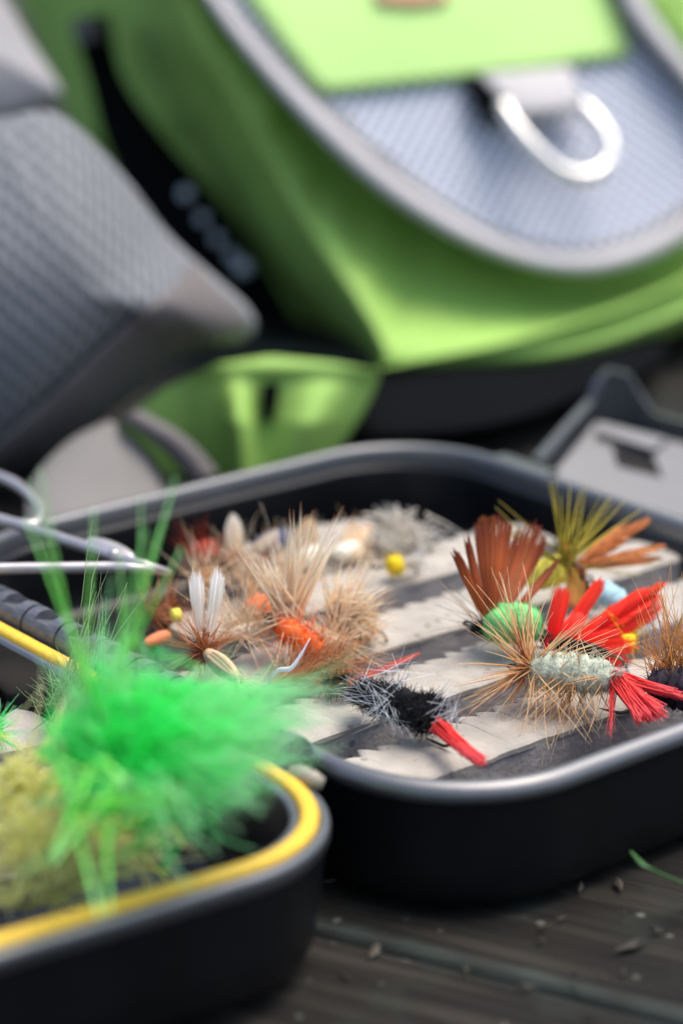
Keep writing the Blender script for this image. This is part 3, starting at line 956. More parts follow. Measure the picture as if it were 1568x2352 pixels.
# stitched seam tape along the lower front of the body
strip('lower_seam', [(870, 838, 0.034), (1000, 812, 0.0365), (1150, 782, 0.037), (1320, 735, 0.036), (1480, 680, 0.034), (1640, 600, 0.031)],
      [(872, 848, 0.034), (1002, 824, 0.0365), (1154, 795, 0.037), (1324, 748, 0.036), (1484, 693, 0.034), (1644, 612, 0.031)], pk, LIME, pack, th=0.006, bul=0.0015)

po = lambda x, y: 0.010 * (1 - ((x - 1000) / 900.0) ** 2 - ((y - 150) / 750.0) ** 2)
def inset(P, k, c=(1060, 130)):
    P = np.asarray(P, float); c = np.asarray(c, float)
    d = P - c; l = np.linalg.norm(d, axis=1, keepdims=True)
    return c + d * (1 - k / l)
pin = inset(panel, 26)
loft('pocket_panel', [ringo(pin, 0.006), ringo(pin, 0.022)], pk, MESHP, pack, cap=0.0, sub=3, offf=po, capsteps=12)
a = np.c_[resample(panel, N), np.zeros(N)]; b = np.c_[resample(inset(panel, 52), N), np.zeros(N)]
for q in (a, b): q[:, 2] = 0.0285 + po(q[:, 0], q[:, 1])
strip('binding', a, b, pk, GREYB, pack, th=0.010, bul=0.0030, n=200, closed=True)
a2 = b.copy(); b2 = np.c_[resample(inset(panel, 78), N), np.zeros(N)]; b2[:, 2] = 0.0226 + po(b2[:, 0], b2[:, 1])
a2[:, 2] = 0.0230 + po(a2[:, 0], a2[:, 1])
strip('inner_seam', a2, b2, pk, cloth('mid_grey_tape', (0.27, 0.27, 0.275, 1)), pack, th=0.001, bul=0.0004, n=200, closed=True)
lime = [(430, -235), (575, 5), (660, 120), (735, 214), (900, 197), (1080, 178), (1260, 152), (1445, 128), (1432, 60), (1400, 0), (1270, -235), (850, -270)]
def lofts(name, poly, off, mat, cap=0.0, fm=pk, offf=po, th=0.002, steps=10):
    n = 90
    P = np.asarray(poly, float)
    # straight-sided resample
    cl = np.r_[P, P[:1]]; d = np.r_[0, np.cumsum(np.linalg.norm(np.diff(cl, axis=0), axis=1))]
    s = np.linspace(0, d[-1], n + 1)[:-1]
    r = np.c_[np.interp(s, d, cl[:, 0]), np.interp(s, d, cl[:, 1])]
    r0 = np.c_[r, np.full(n, off - th)]; r1 = np.c_[r, np.full(n, off)]
    return loft(name, [r0, r1], fm, mat, pack, cap=cap, sub=2, offf=offf, capsteps=steps)
lofts('lime_patch', lime, 0.0245, LIME2)
lofts('label', [(862, -80), (862, 4), (950, 12), (1030, 2), (1030, -80)], 0.0260, PEACH, steps=3)
strip('loop_shade', [(1066, 172, 0.0350), (1085, 230, 0.0375), (1120, 290, 0.0365)], [(1180, 160, 0.0345), (1190, 210, 0.036), (1195, 258, 0.036)], pk, STRAPM, pack, th=0.002, bul=0.0005, n=10)  # black strip stands in for the shadow left of the webbing loop
# webbing loop and white ring
strip('ring_loop', [(1095, 168, 0.0355), (1140, 215, 0.0405), (1180, 265, 0.0420), (1185, 275, 0.036)], [(1310, 150, 0.0355), (1322, 190, 0.0405), (1330, 245, 0.0420), (1332, 258, 0.036)], pk, GREYB, pack, th=0.003, bul=0.001, n=14)
rp = spline([(1152, 238, 0.041), (1185, 290, 0.043), (1232, 345, 0.044), (1290, 393, 0.044), (1345, 405, 0.044), (1388, 382, 0.044), (1402, 335, 0.044), (1378, 285, 0.043), (1335, 238, 0.041)], 40)
tube('ring', [pk(*p) for p in rp], 0.0021, RING, pack, 14)
tube('ring_bar', [pk(1150, 240, 0.0405), pk(1335, 238, 0.0405)], 0.0014, RING, pack, 10)

# dark webbing with five pale marks
strip('side_strap', [(165, 60, -0.03), (205, 190, -0.03), (240, 320, -0.032), (320, 490, -0.034), (410, 605, -0.034), (470, 660, -0.036), (560, 740, -0.040)],
      [(255, 50, -0.03), (280, 170, -0.03), (365, 300, -0.032), (520, 480, -0.034), (600, 600, -0.034), (640, 670, -0.036), (680, 740, -0.040)], pk, STRAPM, pack, th=0.012, bul=0.002)
MARK = solid('pale_rivet', (0.50, 0.54, 0.60, 1), 0.5)
for (x, y, r) in ((428, 443, 0.0020), (466, 500, 0.0017), (500, 546, 0.0017), (533, 585, 0.0017), (560, 613, 0.0024)):
    c = pk(x, y, -0.031)
    V, F = tube_geo([c - PN * 0.002, c, c + PN * 0.0006], [r, r, r * 0.7], 14, up=[1, 0, 0])
    mk('strap_mark', V, F, MARK, pack)
strip('strap_buckle', [(168, 40, -0.02), (172, 100, -0.02)], [(252, 30, -0.02), (250, 92, -0.02)], pk, solid('buckle_plastic', (0.015, 0.016, 0.02, 1), 0.35), pack, th=0.010, bul=0.002, n=8)
# upper left shoulder padding
lofts('shoulder_pad', [(-260, -260), (-60, -120), (20, 10), (70, 95), (118, 165), (148, 215), (95, 235), (0, 272), (-260, 330)], 0.030, GREYF, cap=0.010, offf=None, th=0.02)
# mesh pouch at the side
pouch = [(-60, 300), (20, 268), (110, 255), (190, 300), (290, 410), (395, 545), (500, 640), (565, 700), (588, 752), (548, 790), (445, 806), (330, 880), (190, 1000), (60, 1090), (-150, 1180), (-420, 1000), (-350, 560)]
po2 = np.asarray(pouch, float)
loft('mesh_pouch', [ringo(inset(po2, 30, (150, 700)), -0.030), ringo(po2, -0.012), ringo(inset(po2, 12, (150, 700)), 0.0)], pq, MESHL, pack, cap=0.030, sub=5, capsteps=16)
pr = resample(inset(po2, 12, (150, 700)), 400); pc = pr.mean(0)
pa = np.arctan2(pr[:, 1] - pc[1], pr[:, 0] - pc[0]); prr = np.linalg.norm(pr - pc, axis=1); po_ = np.argsort(pa)
def pouch_off(x, y):
    a = math.atan2(y - pc[1], x - pc[0]); R_ = np.interp(a, pa[po_], prr[po_], period=2 * pi)
    q = math.hypot(x - pc[0], y - pc[1]) / R_
    return 0.030 * (1 - q * q) if q < 1 else -0.02 * (q - 1) * 4
h1 = [(x, y, pouch_off(x, y) + 0.0035) for x, y in spline([(446, 600), (400, 660), (335, 708), (240, 790), (120, 905), (-60, 1060)], 24)]
h2 = [(x, y, pouch_off(x, y) + 0.0035) for x, y in spline([(572, 740), (530, 770), (445, 796), (340, 876), (198, 994), (70, 1078)], 24)]
strip('pouch_hem', h1, h2, pq, GREYD, pack, th=0.003, bul=0.0035, n=60)
# lower flap of the hip belt, folds and loose webbing on the deck
N = 90
ph = plane(at(600, 1095, 0.0), [0.12, -0.98, 0.02])
def ringh(pts, hf):
    r = resample(pts, N); return np.c_[r, [hf(x, y) for x, y in r]]
fl1 = [(240, 1010), (300, 950), (380, 890), (500, 836), (620, 818), (760, 832), (872, 852), (862, 890), (826, 960), (780, 1030), (720, 1100), (600, 1130), (480, 1130), (360, 1090)]
def fw(x, y):
    k = np.clip((y - 850) / 120.0, 0, 1)
    ridge = np.exp(-((x - 548 - (y - 950) * 0.06) / 34.0) ** 2) * 0.010 + np.exp(-((x - 715 + (y - 950) * 0.35) / 62.0) ** 2) * 0.009
    return ridge * k - 0.004 * np.exp(-((x - 420) / 60.0) ** 2) + 0.002 * np.exp(-((y - 845) / 18.0) ** 2)
lofts('hip_flap', fl1, 0.0, LIME, cap=0.002, fm=ph, offf=fw, th=0.010, steps=26)
strip('slot_shade', [(604, 880, 0.004), (600, 920, 0.005), (606, 968, 0.006)], [(642, 878, 0.004), (638, 920, 0.005), (626, 968, 0.006)], ph, STRAPM, pack, th=0.004, bul=0.0005, n=10)  # black strip laid on as the shade inside the gap between the folds
strip('webbing', [(60, 1240, 0.012), (70, 1110, 0.016), (160, 1010, 0.020), (250, 965, 0.022)], [(400, 1180, 0.006), (388, 1120, 0.010), (345, 1040, 0.016), (285, 985, 0.020)], gnd, GREYW, pack, th=0.003, bul=0.003, n=24)
strip('webbing', [(270, 965, 0.024), (340, 1010, 0.020), (400, 1060, 0.015), (440, 1110, 0.010)], [(320, 940, 0.026), (400, 985, 0.022), (455, 1030, 0.017), (500, 1085, 0.011)], gnd, GREYD, pack, th=0.003, bul=0.002, n=24)

loft('black_slab', [ringh([(800, 1000), (850, 850), (1050, 842), (1250, 838), (1500, 770), (1520, 830), (1440, 890), (1330, 930), (1180, 985), (1000, 1010)], lambda x, y: 0.001),
                    ringh([(800, 990), (850, 850), (1050, 842), (1250, 838), (1500, 770), (1520, 820), (1440, 875), (1330, 910), (1180, 965), (1000, 995)], lambda x, y: 0.010)], gnd, STRAPM, pack, cap=0.002, sub=3)  # low black slab on the deck along the pack's lower front

# ================================================================== flies in the tray
GINGER = fibre('ginger_hackle', lin(215, 165, 105), lin(255, 236, 200), 0.45, var=0.22, mid=lin(248, 212, 160), trans=0.45)
GINGER_D = fibre('ginger_dark', lin(190, 125, 60), lin(240, 195, 125), 0.5, var=0.3, mid=lin(225, 165, 90), trans=0.4)
REDH = fibre('red_hackle', lin(150, 25, 20), lin(215, 60, 45), 0.6, var=0.3)
REDT = fibre('red_floss', lin(255, 88, 84), lin(255, 120, 124), 0.5, rough=0.4, trans=0.4, var=0.08)
REDF = fibre('red_feather', lin(235, 30, 26), lin(255, 80, 52), 0.35, rough=0.45, trans=0.3, var=0.2, mid=lin(250, 26, 18))
SAGE = solid('sage_dubbing', lin(192, 198, 176), 0.95, nscale=500, namt=0.25, bump=0.6, bscale=1600)
SAGE_F = fibre('sage_fuzz', lin(206, 210, 190), lin(232, 234, 220), 0.5)
BLK = solid('black_chenille', (0.008, 0.008, 0.009, 1), 0.9, nscale=600, namt=0.5, bump=0.6, bscale=1800, spec=0.2)
BLK_F = fibre('black_fuzz', (0.010, 0.010, 0.012, 1), (0.03, 0.03, 0.035, 1), 0.6, trans=0.05)
GRIZ = fibre('grizzly_hackle', lin(170, 170, 172), lin(240, 242, 244), 0.3, var=0.35, mid=lin(222, 226, 230), trans=0.4)
GRN = solid('green_dubbing', lin(120, 200, 120), 0.95, nscale=700, namt=0.15, bump=0.4, bscale=1800)
GRN_F = fibre('green_fuzz', lin(120, 200, 120), lin(160, 225, 155), 0.5)
BRN = fibre('rufous_feather', lin(160, 76, 34), lin(124, 50, 26), 0.55, rough=0.4, trans=0.45, var=0.25, mid=lin(196, 104, 54))
BRN2 = fibre('tawny_feather', lin(205, 128, 66), lin(150, 78, 34), 0.85, rough=0.35, trans=0.35, var=0.2, mid=lin(245, 170, 105))
BRNK = fibre('tawny_feather_dark_tip', lin(160, 85, 35), (0.006, 0.005, 0.005, 1), 0.76, rough=0.4, trans=0.2, var=0.25, mid=lin(196, 112, 48))
OLIVE = fibre('olive_hackle', lin(160, 146, 45), lin(205, 190, 100), 0.5, var=0.3, mid=lin(205, 190, 75), trans=0.4)
YEL = solid('yellow_wool', lin(240, 225, 90), 0.9, nscale=600, namt=0.15, bump=0.4)
YEL2 = solid('bright_yellow_wool', lin(245, 215, 30), 0.85, nscale=600, namt=0.15, bump=0.4)
PALE = solid('cream_wool', lin(232, 226, 205), 0.9, nscale=500, namt=0.15, bump=0.4)
DEER = fibre('deer_hair', lin(250, 224, 188), lin(205, 125, 62), 0.88, rough=0.5, trans=0.5, var=0.08, mid=lin(255, 246, 226))
DEER2 = fibre('deer_hair_pale', lin(248, 220, 180), lin(240, 200, 150), 0.7, trans=0.6, var=0.12, mid=lin(255, 246, 226))
ORNG = solid('orange_wool', lin(250, 112, 40), 0.85, nscale=500, namt=0.2, bump=0.5)
ORNG_F = fibre('orange_hackle', lin(240, 95, 25), lin(250, 140, 60), 0.6, var=0.25)
WHT = fibre('white_feather', lin(225, 218, 205), lin(252, 250, 246), 0.5, trans=0.35, var=0.12)
CREAM = fibre('cream_feather', lin(240, 228, 206), lin(252, 246, 234), 0.6, trans=0.5, var=0.15)
TANBODY = fibre('tan_striped_body', lin(200, 175, 135), lin(235, 220, 190), 0.5, var=0.5, mid=lin(222, 202, 165))
RUST = fibre('rust_hackle', lin(175, 100, 58), lin(240, 190, 140), 0.5, var=0.35, mid=lin(218, 150, 96), trans=0.4)
RUSTB = solid('rust_wool', lin(150, 62, 34), 0.9, nscale=400, namt=0.3, bump=0.5)
BRNB = solid('brown_wool', lin(120, 78, 48), 0.9, nscale=400, namt=0.3, bump=0.5)
NAVY = solid('navy_wool', lin(70, 78, 104), 0.9, nscale=400, namt=0.2, bump=0.5)
PURP = solid('plum_chenille', (0.016, 0.010, 0.020, 1), 0.85, nscale=500, namt=0.5, bump=0.6)
PURP_F = fibre('plum_fuzz', (0.02, 0.012, 0.028, 1), (0.06, 0.04, 0.08, 1), 0.5, trans=0.1)
BLUE = solid('pale_blue_wool', lin(160, 195, 202), 0.85, nscale=700, namt=0.2, bump=0.4)
NEON = fibre('neon_green_marabou', (0.05, 0.95, 0.20, 1), (0.66, 1.0, 0.68, 1), 0.45, rough=0.7, trans=0.6, var=0.05, mid=(0.16, 0.98, 0.32, 1), spec=0.1)
NEONB = solid('neon_green_wool', (0.03, 0.75, 0.14, 1), 0.85, nscale=300, namt=0.2)
LIMEH = fibre('lime_hair', lin(165, 245, 130), lin(205, 255, 190), 0.6, trans=0.55, var=0.3)
YOL = fibre('yellow_olive_hair', lin(240, 238, 150), lin(252, 252, 215), 0.5, trans=0.55, var=0.12, mid=lin(250, 248, 180))
WHITEQ = fibre('white_quill', lin(235, 235, 240), lin(250, 250, 252), 0.5, var=0.05)
PEAC = fibre('peacock_herl', (0.012, 0.02, 0.008, 1), (0.10, 0.16, 0.03, 1), 0.5, rough=0.3, trans=0.05, var=0.5)
H = 0.0055
def fp(x, y, h=H): return at(x, y, ZF + h)
def fly(label, x, y, group='fishing flies in the box tray'):
    p = at(x, y, ZF)
    return thing('fishing_fly', label, 'fishing fly', p, group)

# --- sage body, ginger hackle, red tail
f = fly('fly with sage grey woolly body, long ginger hackle and split red tail', 1320, 1600)
a, b = fp(1412, 1556, 0.0072), fp(1212, 1535, 0.0072)
lump('body', a, b, 0.0029, 0.0026, SAGE, f, seg=7, segamp=0.22, namp=0.13, nscale=500)
fuzz('dubbing', a, b, 0.0028, 0.0011, 1500, SAGE_F, f)
hook(a, b, f, gap=0.006)
lump('thread_head', fp(1218, 1537, 0.0072), fp(1190, 1533, 0.0070), 0.0011, 0.0006, solid('rust_thread', lin(170, 95, 50), 0.6), f, rings=10, sides=10)
ax = nrm(b - a)
hackle('hackle', b - ax * 0.0005, ax, 85, 0.0125, GINGER, f, lean=0.35, leanvar=0.35, r=0.00013, spread=0.0012, keep=lambda v: True)
hackle('hackle', b - ax * 0.0005, ax, 28, 0.0115, REDH, f, lean=0.45, leanvar=0.3, r=0.00008, spread=0.001)
hackle('palmer_hackle', (a + b) / 2, ax, 85, 0.0115, GINGER, f, lean=0.05, leanvar=0.25, r=0.00012, spread=0.0062, keep=lambda v: v[2] < 0.35)
fan('long_fibres', b, [(1010, 1362, .004), (1075, 1605, -.002), (1090, 1580, -.002), (1205, 1300, .004), (1130, 1300, .004), (1085, 1430, 0), (1400, 1440, -.002), (1340, 1425, 0), (1380, 1400, -.004), (1060, 1640, -.003), (1440, 1480, -.004), (1300, 1420, 0)], 60, GINGER, f, jit=16, r=0.00013)
fan('under_fibres', (a + b) / 2, [(1190, 1700, -.004), (1215, 1735, -.004), (1250, 1745, -.003), (1300, 1720, -.004), (1345, 1715, -.005), (1150, 1690, -.002), (1390, 1700, -.004), (1270, 1730, -.004)], 46, GINGER, f, jit=14, r=0.00011, bj=0.0022)
fan('tail', a, [(1545, 1592, -.004), (1568, 1600, -.004), (1520, 1588, -.003)], 200, REDT, f, jit=5, r=0.00018, bj=0.0005, lmin=0.9, bend=0.03, dj=.001, tipr=0.5)
fan('tail', a, [(1520, 1640, -.008), (1490, 1650, -.008), (1470, 1655, -.008)], 300, REDT, f, jit=6, r=0.00018, bj=0.0006, lmin=0.9, bend=0.03, dj=.001, tipr=0.5)
feather('tail_slip', a, vp(1562, 1598, a, -.004), 0.0018, 0.0018, REDT, f, n=40, ragged=0.12, rounded=0.5, barbw=2.5)
feather('tail_slip', a, vp(1506, 1650, a, -.008), 0.0024, 0.0034, REDT, f, n=56, ragged=0.12, rounded=0.45, barbw=2.5)
fan('tail_strand', a, [(1402, 1690, -.008), (1398, 1640, -.006)], 24, REDT, f, jit=4, r=0.00014, bj=0.0004, bend=0.05, dj=.001)
fan('white_tuft', a, [(1440, 1535, -.002), (1430, 1545, -.002)], 40, WHT, f, jit=7, r=0.00012, bj=0.0009)

# --- black woolly body
f = fly('fly with black chenille body, grey speckled hackle and pink-red tail on the foam', 910, 1660)
a, b = fp(1005, 1648, 0.0055), fp(812, 1585, 0.0050)
lump('body', a, b, 0.0030, 0.0017, BLK, f, seg=9, segamp=0.25, namp=0.18, nscale=450)
fuzz('chenille', a, b, 0.0026, 0.0008, 1800, BLK_F, f, rad=0.00007)
fuzz('rear_ruff', a, a + (b - a) * 0.25, 0.0030, 0.0011, 900, BLK_F, f, rad=0.00007)
hook(a, b, f)
ax = nrm(b - a)
hackle('hackle', (a * 0.45 + b * 0.55), ax, 60, 0.0065, GRIZ, f, lean=1.8, leanvar=0.5, r=0.00009, spread=0.0065)
fan('swept_fibres', a * 0.4 + b * 0.6, [(830, 1570, -.001), (880, 1600, -.004), (850, 1625, -.004), (900, 1640, -.005), (860, 1660, -.004), (760, 1590, 0), (930, 1690, -.004), (890, 1585, -.004), (940, 1620, -.005), (915, 1665, -.005)], 90, GRIZ, f, jit=14, r=0.00010, bj=0.0020)
fan('upper_fibres', a * 0.3 + b * 0.7, [(850, 1530, 0), (880, 1500, .001), (925, 1500, 0), (960, 1495, .001), (1000, 1510, 0), (800, 1520, 0), (985, 1560, 0)], 26, GRIZ, f, jit=18, r=0.00008, bj=0.0022)
fan('upper_fibres', a, [(1040, 1600, 0), (1055, 1625, -.001), (1030, 1560, 0), (1020, 1640, -.002)], 26, GRIZ, f, jit=12, r=0.00009, bj=0.0014)
fan('tail', a + np.array([0, -0.002, -0.0008]), [(1112, 1752, -.010), (1095, 1752, -.010), (1075, 1735, -.009)], 170, REDT, f, jit=5, r=0.00015, bj=0.0005, lmin=0.88, bend=0.02, dj=.0008, tipr=0.5)
feather('tail_slip', a + np.array([0, -0.002, -0.0008]), vp(1104, 1755, a, -.010), 0.0018, 0.0016, REDT, f, n=36, ragged=0.12, rounded=0.5, barbw=2.5)
feather('side_slip', fp(800, 1570, 0.004), fp(965, 1500, 0.0008), 0.0012, 0.0009, fibre('pale_red_slip', lin(190, 90, 80), lin(214, 110, 90), 0.5), f, n=16, ragged=0.03)

# --- green body, rufous wings
f = fly('fly with round pale green body and upright rufous feather wings', 1175, 1455)
a, b = fp(1243, 1432, 0.0062), fp(1108, 1432, 0.0068)
lump('body', a, b, 0.0034, 0.0034, GRN, f, namp=0.10, nscale=350)
fuzz('dubbing', a, b, 0.0033, 0.0010, 1400, GRN_F, f)
hook(a, b, f)
h0 = fp(1105, 1412, 0.0085)
feather('wing', vp(1128, 1412, h0), vp(1133, 1188, h0, .003), 0.0012, 0.0066, BRN, f, n=84, ragged=0.05, rounded=0.06, cup=0.35, arch=0.05)
quill('quill', vp(1140, 1412, h0), vp(1138, 1200, h0, .002), 0.00022, BRN2, f)
feather('wing', vp(1150, 1412, h0), vp(1232, 1205, h0, .008), 0.0012, 0.0062, BRN, f, n=84, ragged=0.05, rounded=0.12, cup=0.35, arch=-0.05)
quill('quill', vp(1155, 1412, h0), vp(1222, 1225, h0, .007), 0.00022, BRN2, f)
feather('wing', vp(1110, 1415, h0), vp(1045, 1268, h0, -.002), 0.0009, 0.0016, BRN, f, n=22, ragged=0.10, rounded=0.1)
feather('wing', vp(1112, 1415, h0), vp(1072, 1240, h0, 0), 0.0009, 0.0013, BRN, f, n=18, ragged=0.10, rounded=0.1)
feather('wing', vp(1165, 1425, h0), vp(1282, 1288, h0, .006), 0.0008, 0.0014, BRN, f, n=18, ragged=0.04)
fan('black_hackle', b, [(1000, 1345, 0), (1005, 1390, 0), (985, 1425, 0), (1040, 1400, 0), (1010, 1455, 0), (1060, 1350, 0)], 16, BLK_F, f, jit=14, r=0.00006)
fan('black_throat', fp(1235, 1440), [(1265, 1470, -.001), (1262, 1490, -.002), (1100, 1475, 0)], 40, BLK_F, f, jit=7, r=0.00014, bj=0.001)
lump('thread_head', fp(1112, 1440, 0.0055), fp(1085, 1450, 0.003), 0.0014, 0.0010, BLK, f, rings=10, sides=10)

# --- yellow body, olive hackle, tawny wings
f = fly('fly with yellow body, spread of stiff olive hackle and tawny black-tipped wings', 1290, 1340)
a, b = fp(1205, 1335, 0.0050), fp(1300, 1302, 0.0085)
lump('body', a, b, 0.0022, 0.0032, YEL, f, namp=0.08, nscale=500)
hook(b, a, f)
c = fp(1296, 1296, 0.0092)
fan('hackle', c, [(1248, 1108, 0), (1262, 1100, .002), (1270, 1105, 0), (1318, 1110, .002), (1345, 1105, .003), (1376, 1122, .003), (1410, 1140, .004), (1440, 1150, .005), (1475, 1165, .006), (1135, 1165, 0), (1148, 1148, 0), (1130, 1185, 0), (1108, 1190, 0), (1320, 1180, -.002), (1350, 1230, -.003), (1290, 1200, 0)], 24, OLIVE, f, jit=7, r=0.00022, belly=0.3, lmin=0.85, bend=0.03, tipr=0.35)
fan('hackle', c, [(1200, 1340, 0), (1360, 1400, 0), (1270, 1400, -.002), (1480, 1330, .004), (1520, 1310, .004)], 20, OLIVE, f, jit=16, r=0.00015)
w0 = fp(1335, 1300, 0.0085)
plume('wing', w0, vp(1515, 1256, w0, .004), BRN2, f, 0.0026, 0.0024, n=110, arch=0.08, ang=0.30, ragged=0.1)
plume('wing', vp(1335, 1296, w0), vp(1478, 1200, w0, .006), BRNK, f, 0.0032, 0.0032, n=120, arch=0.06, ang=0.34, ragged=0.15)
feather('wing', vp(1335, 1292, w0), vp(1455, 1206, w0, .008), 0.0016, 0.0036, BRN2, f, n=60, ragged=0.06, rounded=0.25, arch=0.05)
feather('wing', vp(1335, 1302, w0), vp(1520, 1282, w0, .004), 0.0010, 0.0016, BRN2, f, n=22, ragged=0.04)
feather('wing', vp(1300, 1320, w0), vp(1302, 1245, w0, -.001), 0.0014, 0.0022, BRN2, f, n=26, ragged=0.05, rounded=0.3)
feather('throat_feather', vp(1330, 1285, w0), vp(1315, 1400, w0, -.001), 0.0022, 0.0040, BRN2, f, n=44, ragged=0.05)
feather('throat_feather', vp(1345, 1330, w0), vp(1350, 1390, w0, -.001), 0.0008, 0.0012, BLK_F, f, n=14, ragged=0.1)

# --- red feather fly
f = fly('fly with bright red feather wings standing behind the sage fly', 1330, 1520)
r0 = fp(1262, 1496, 0.0020)
feather('wing', r0, vp(1292, 1350, r0, .001), 0.0020, 0.0030, REDF, f, n=60, ragged=0.05, rounded=0.04, cup=0.25)
feather('wing', vp(1275, 1492, r0), vp(1384, 1330, r0, .002), 0.0020, 0.0022, REDF, f, n=36, ragged=0.04, rounded=0.08)
plume('wing', vp(1285, 1505, r0, .001), vp(1498, 1372, r0, .003), REDF, f, 0.0028, 0.0052, n=170, arch=0.05, ang=0.42)
feather('wing', vp(1300, 1500, r0, .002), vp(1512, 1372, r0, .004), 0.0040, 0.0060, REDF, f, n=110, ragged=0.06, rounded=0.10, arch=0.06, cup=0.12)
feather('wing', vp(1300, 1500, r0), vp(1450, 1480, r0, -.001), 0.0040, 0.0066, REDF, f, n=80, ragged=0.10, rounded=0.2, droop=0.05)
feather('wing', vp(1270, 1490, r0), vp(1350, 1392, r0, .002), 0.0016, 0.0030, REDF, f, n=36, ragged=0.04, arch=0.12)
lump('body', fp(1240, 1470, 0.003), fp(1400, 1505, 0.003), 0.0014, 0.0012, BLK, f, seg=6)
hook(fp(1400, 1505, 0.003), fp(1240, 1470, 0.003), f)

# --- pale blue fly with yellow tuft
f = fly('fly with pale blue body and yellow tuft behind the red feathers', 1410, 1410)
lump('body', fp(1370, 1345, 0.006), fp(1430, 1395, 0.004), 0.0020, 0.0022, BLUE, f, seg=5, namp=0.1)
lump('yellow_tuft', fp(1425, 1478, 0.0030), fp(1460, 1468, 0.0035), 0.0014, 0.0011, YEL2, f, namp=0.25, nscale=600)
fan('yellow_fibres', fp(1445, 1470, 0.003), [(1475, 1440, 0), (1460, 1505, -.001), (1430, 1510, -.001), (1390, 1400, .002)], 40, fibre('yellow_fibre', lin(240, 205, 20), lin(250, 225, 70), 0.5), f, jit=9, r=0.00014)
fan('blue_flash', fp(1430, 1400, 0.004), [(1560, 1440, 0), (1520, 1470, 0), (1500, 1450, 0)], 26, fibre('blue_grey_flash', lin(150, 165, 190), lin(195, 205, 220), 0.5), f, jit=18, r=0.00018)
hook(fp(1430, 1395, 0.004), fp(1370, 1345, 0.006), f)

# --- plum body at the far right
f = fly('fly with plum-black chenille body and tall ginger hackle at the tray end', 1555, 1600)
a, b = fp(1485, 1570, 0.0055), fp(1640, 1596, 0.0055)
lump('body', a, b, 0.0028, 0.0030, PURP, f, seg=6, segamp=0.35, namp=0.2, nscale=450)
fuzz('chenille', a, b, 0.0027, 0.0010, 1200, PURP_F, f, rad=0.00007)
hook(a, b, f)
cc = fp(1560, 1560, 0.006)
fan('hackle', cc, [(1480, 1290, .004), (1505, 1320, .003), (1540, 1300, .003), (1568, 1330, .003), (1590, 1300, .004), (1620, 1340, .003), (1465, 1400, .002), (1450, 1470, 0), (1440, 1520, 0), (1500, 1430, 0), (1530, 1450, -.002), (1640, 1420, 0), (1600, 1400, -.002)], 150, GINGER_D, f, jit=18, r=0.00011, bj=0.0022, lmin=0.6)

# --- orange body, deer hair wing
f = fly('fly with orange wound body under a tall fan of tan deer hair', 690, 1500)
a, b = fp(738, 1500, 0.0045), fp(640, 1432, 0.0075)
lump('body', a, b, 0.0016, 0.0020, ORNG, f, seg=6, segamp=0.4, namp=0.08)
fuzz('orange_fuzz', a, b, 0.0022, 0.0011, 500, ORNG_F, f)
hook(a, b, f)
c = vp(665, 1425, b)
fan('deer_hair_wing', c, [(540, 1240, 0), (592, 1282, .001), (608, 1272, 0), (625, 1258, .002), (665, 1185, .002), (676, 1152, .002), (668, 1200, 0), (690, 1200, 0), (716, 1178, .002), (770, 1170, .004), (802, 1180, .005), (755, 1230, .004), (575, 1320, -.001), (640, 1270, 0), (735, 1250, 0)], 64, DEER, f, jit=10, r=0.00036, belly=0.4, lmin=0.72, bend=0.03, bj=0.0009, tipr=0.08)
fan('deer_hair_legs', c, [(530, 1460, -.002), (545, 1440, 0), (570, 1470, -.002), (520, 1490, -.002), (830, 1470, .002), (850, 1480, 0), (640, 1560, -.005), (660, 1570, -.005), (700, 1530, -.004), (610, 1600, -.005)], 40, DEER2, f, jit=12, r=0.00016, belly=0.3, bend=0.1, tipr=0.15)
hackle('hackle', a * 0.6 + b * 0.4, nrm(b - a), 50, 0.0065, ORNG_F, f, r=0.00008, spread=0.003)
hackle('hackle', b, nrm(b - a), 30, 0.0060, RUST, f, r=0.00008, spread=0.0012)

# --- tan deer hair fly
f = fly('bushy fly of loose tan deer hair beside the orange fly', 810, 1440)
c = fp(775, 1420, 0.0065)
fan('deer_hair_wing', c, [(880, 1320, .002), (860, 1290, .003), (895, 1360, .001), (880, 1400, 0), (850, 1260, .003), (740, 1300, .003), (800, 1280, .003), (870, 1440, -.001), (905, 1385, 0), (760, 1340, 0), (820, 1330, 0)], 110, DEER2, f, jit=18, r=0.00025, belly=0.4, lmin=0.5, bj=0.0012, bend=0.1, tipr=0.12)
lump('body', c, fp(858, 1446, 0.003), 0.0019, 0.0022, solid('tan_wool', lin(205, 165, 115), 0.9, nscale=500, namt=0.25, bump=0.5), f, namp=0.2)
fuzz('tan_fuzz', c, fp(858, 1446, 0.003), 0.0020, 0.003, 500, DEER2, f, rad=0.00010)
hook(fp(858, 1446, 0.003), c, f)

# --- white winged fly
f = fly('fly with two upright white wings, brown hackle and plump striped tan body', 500, 1540)
a, b = fp(548, 1562, 0.0040), fp(470, 1496, 0.0060)
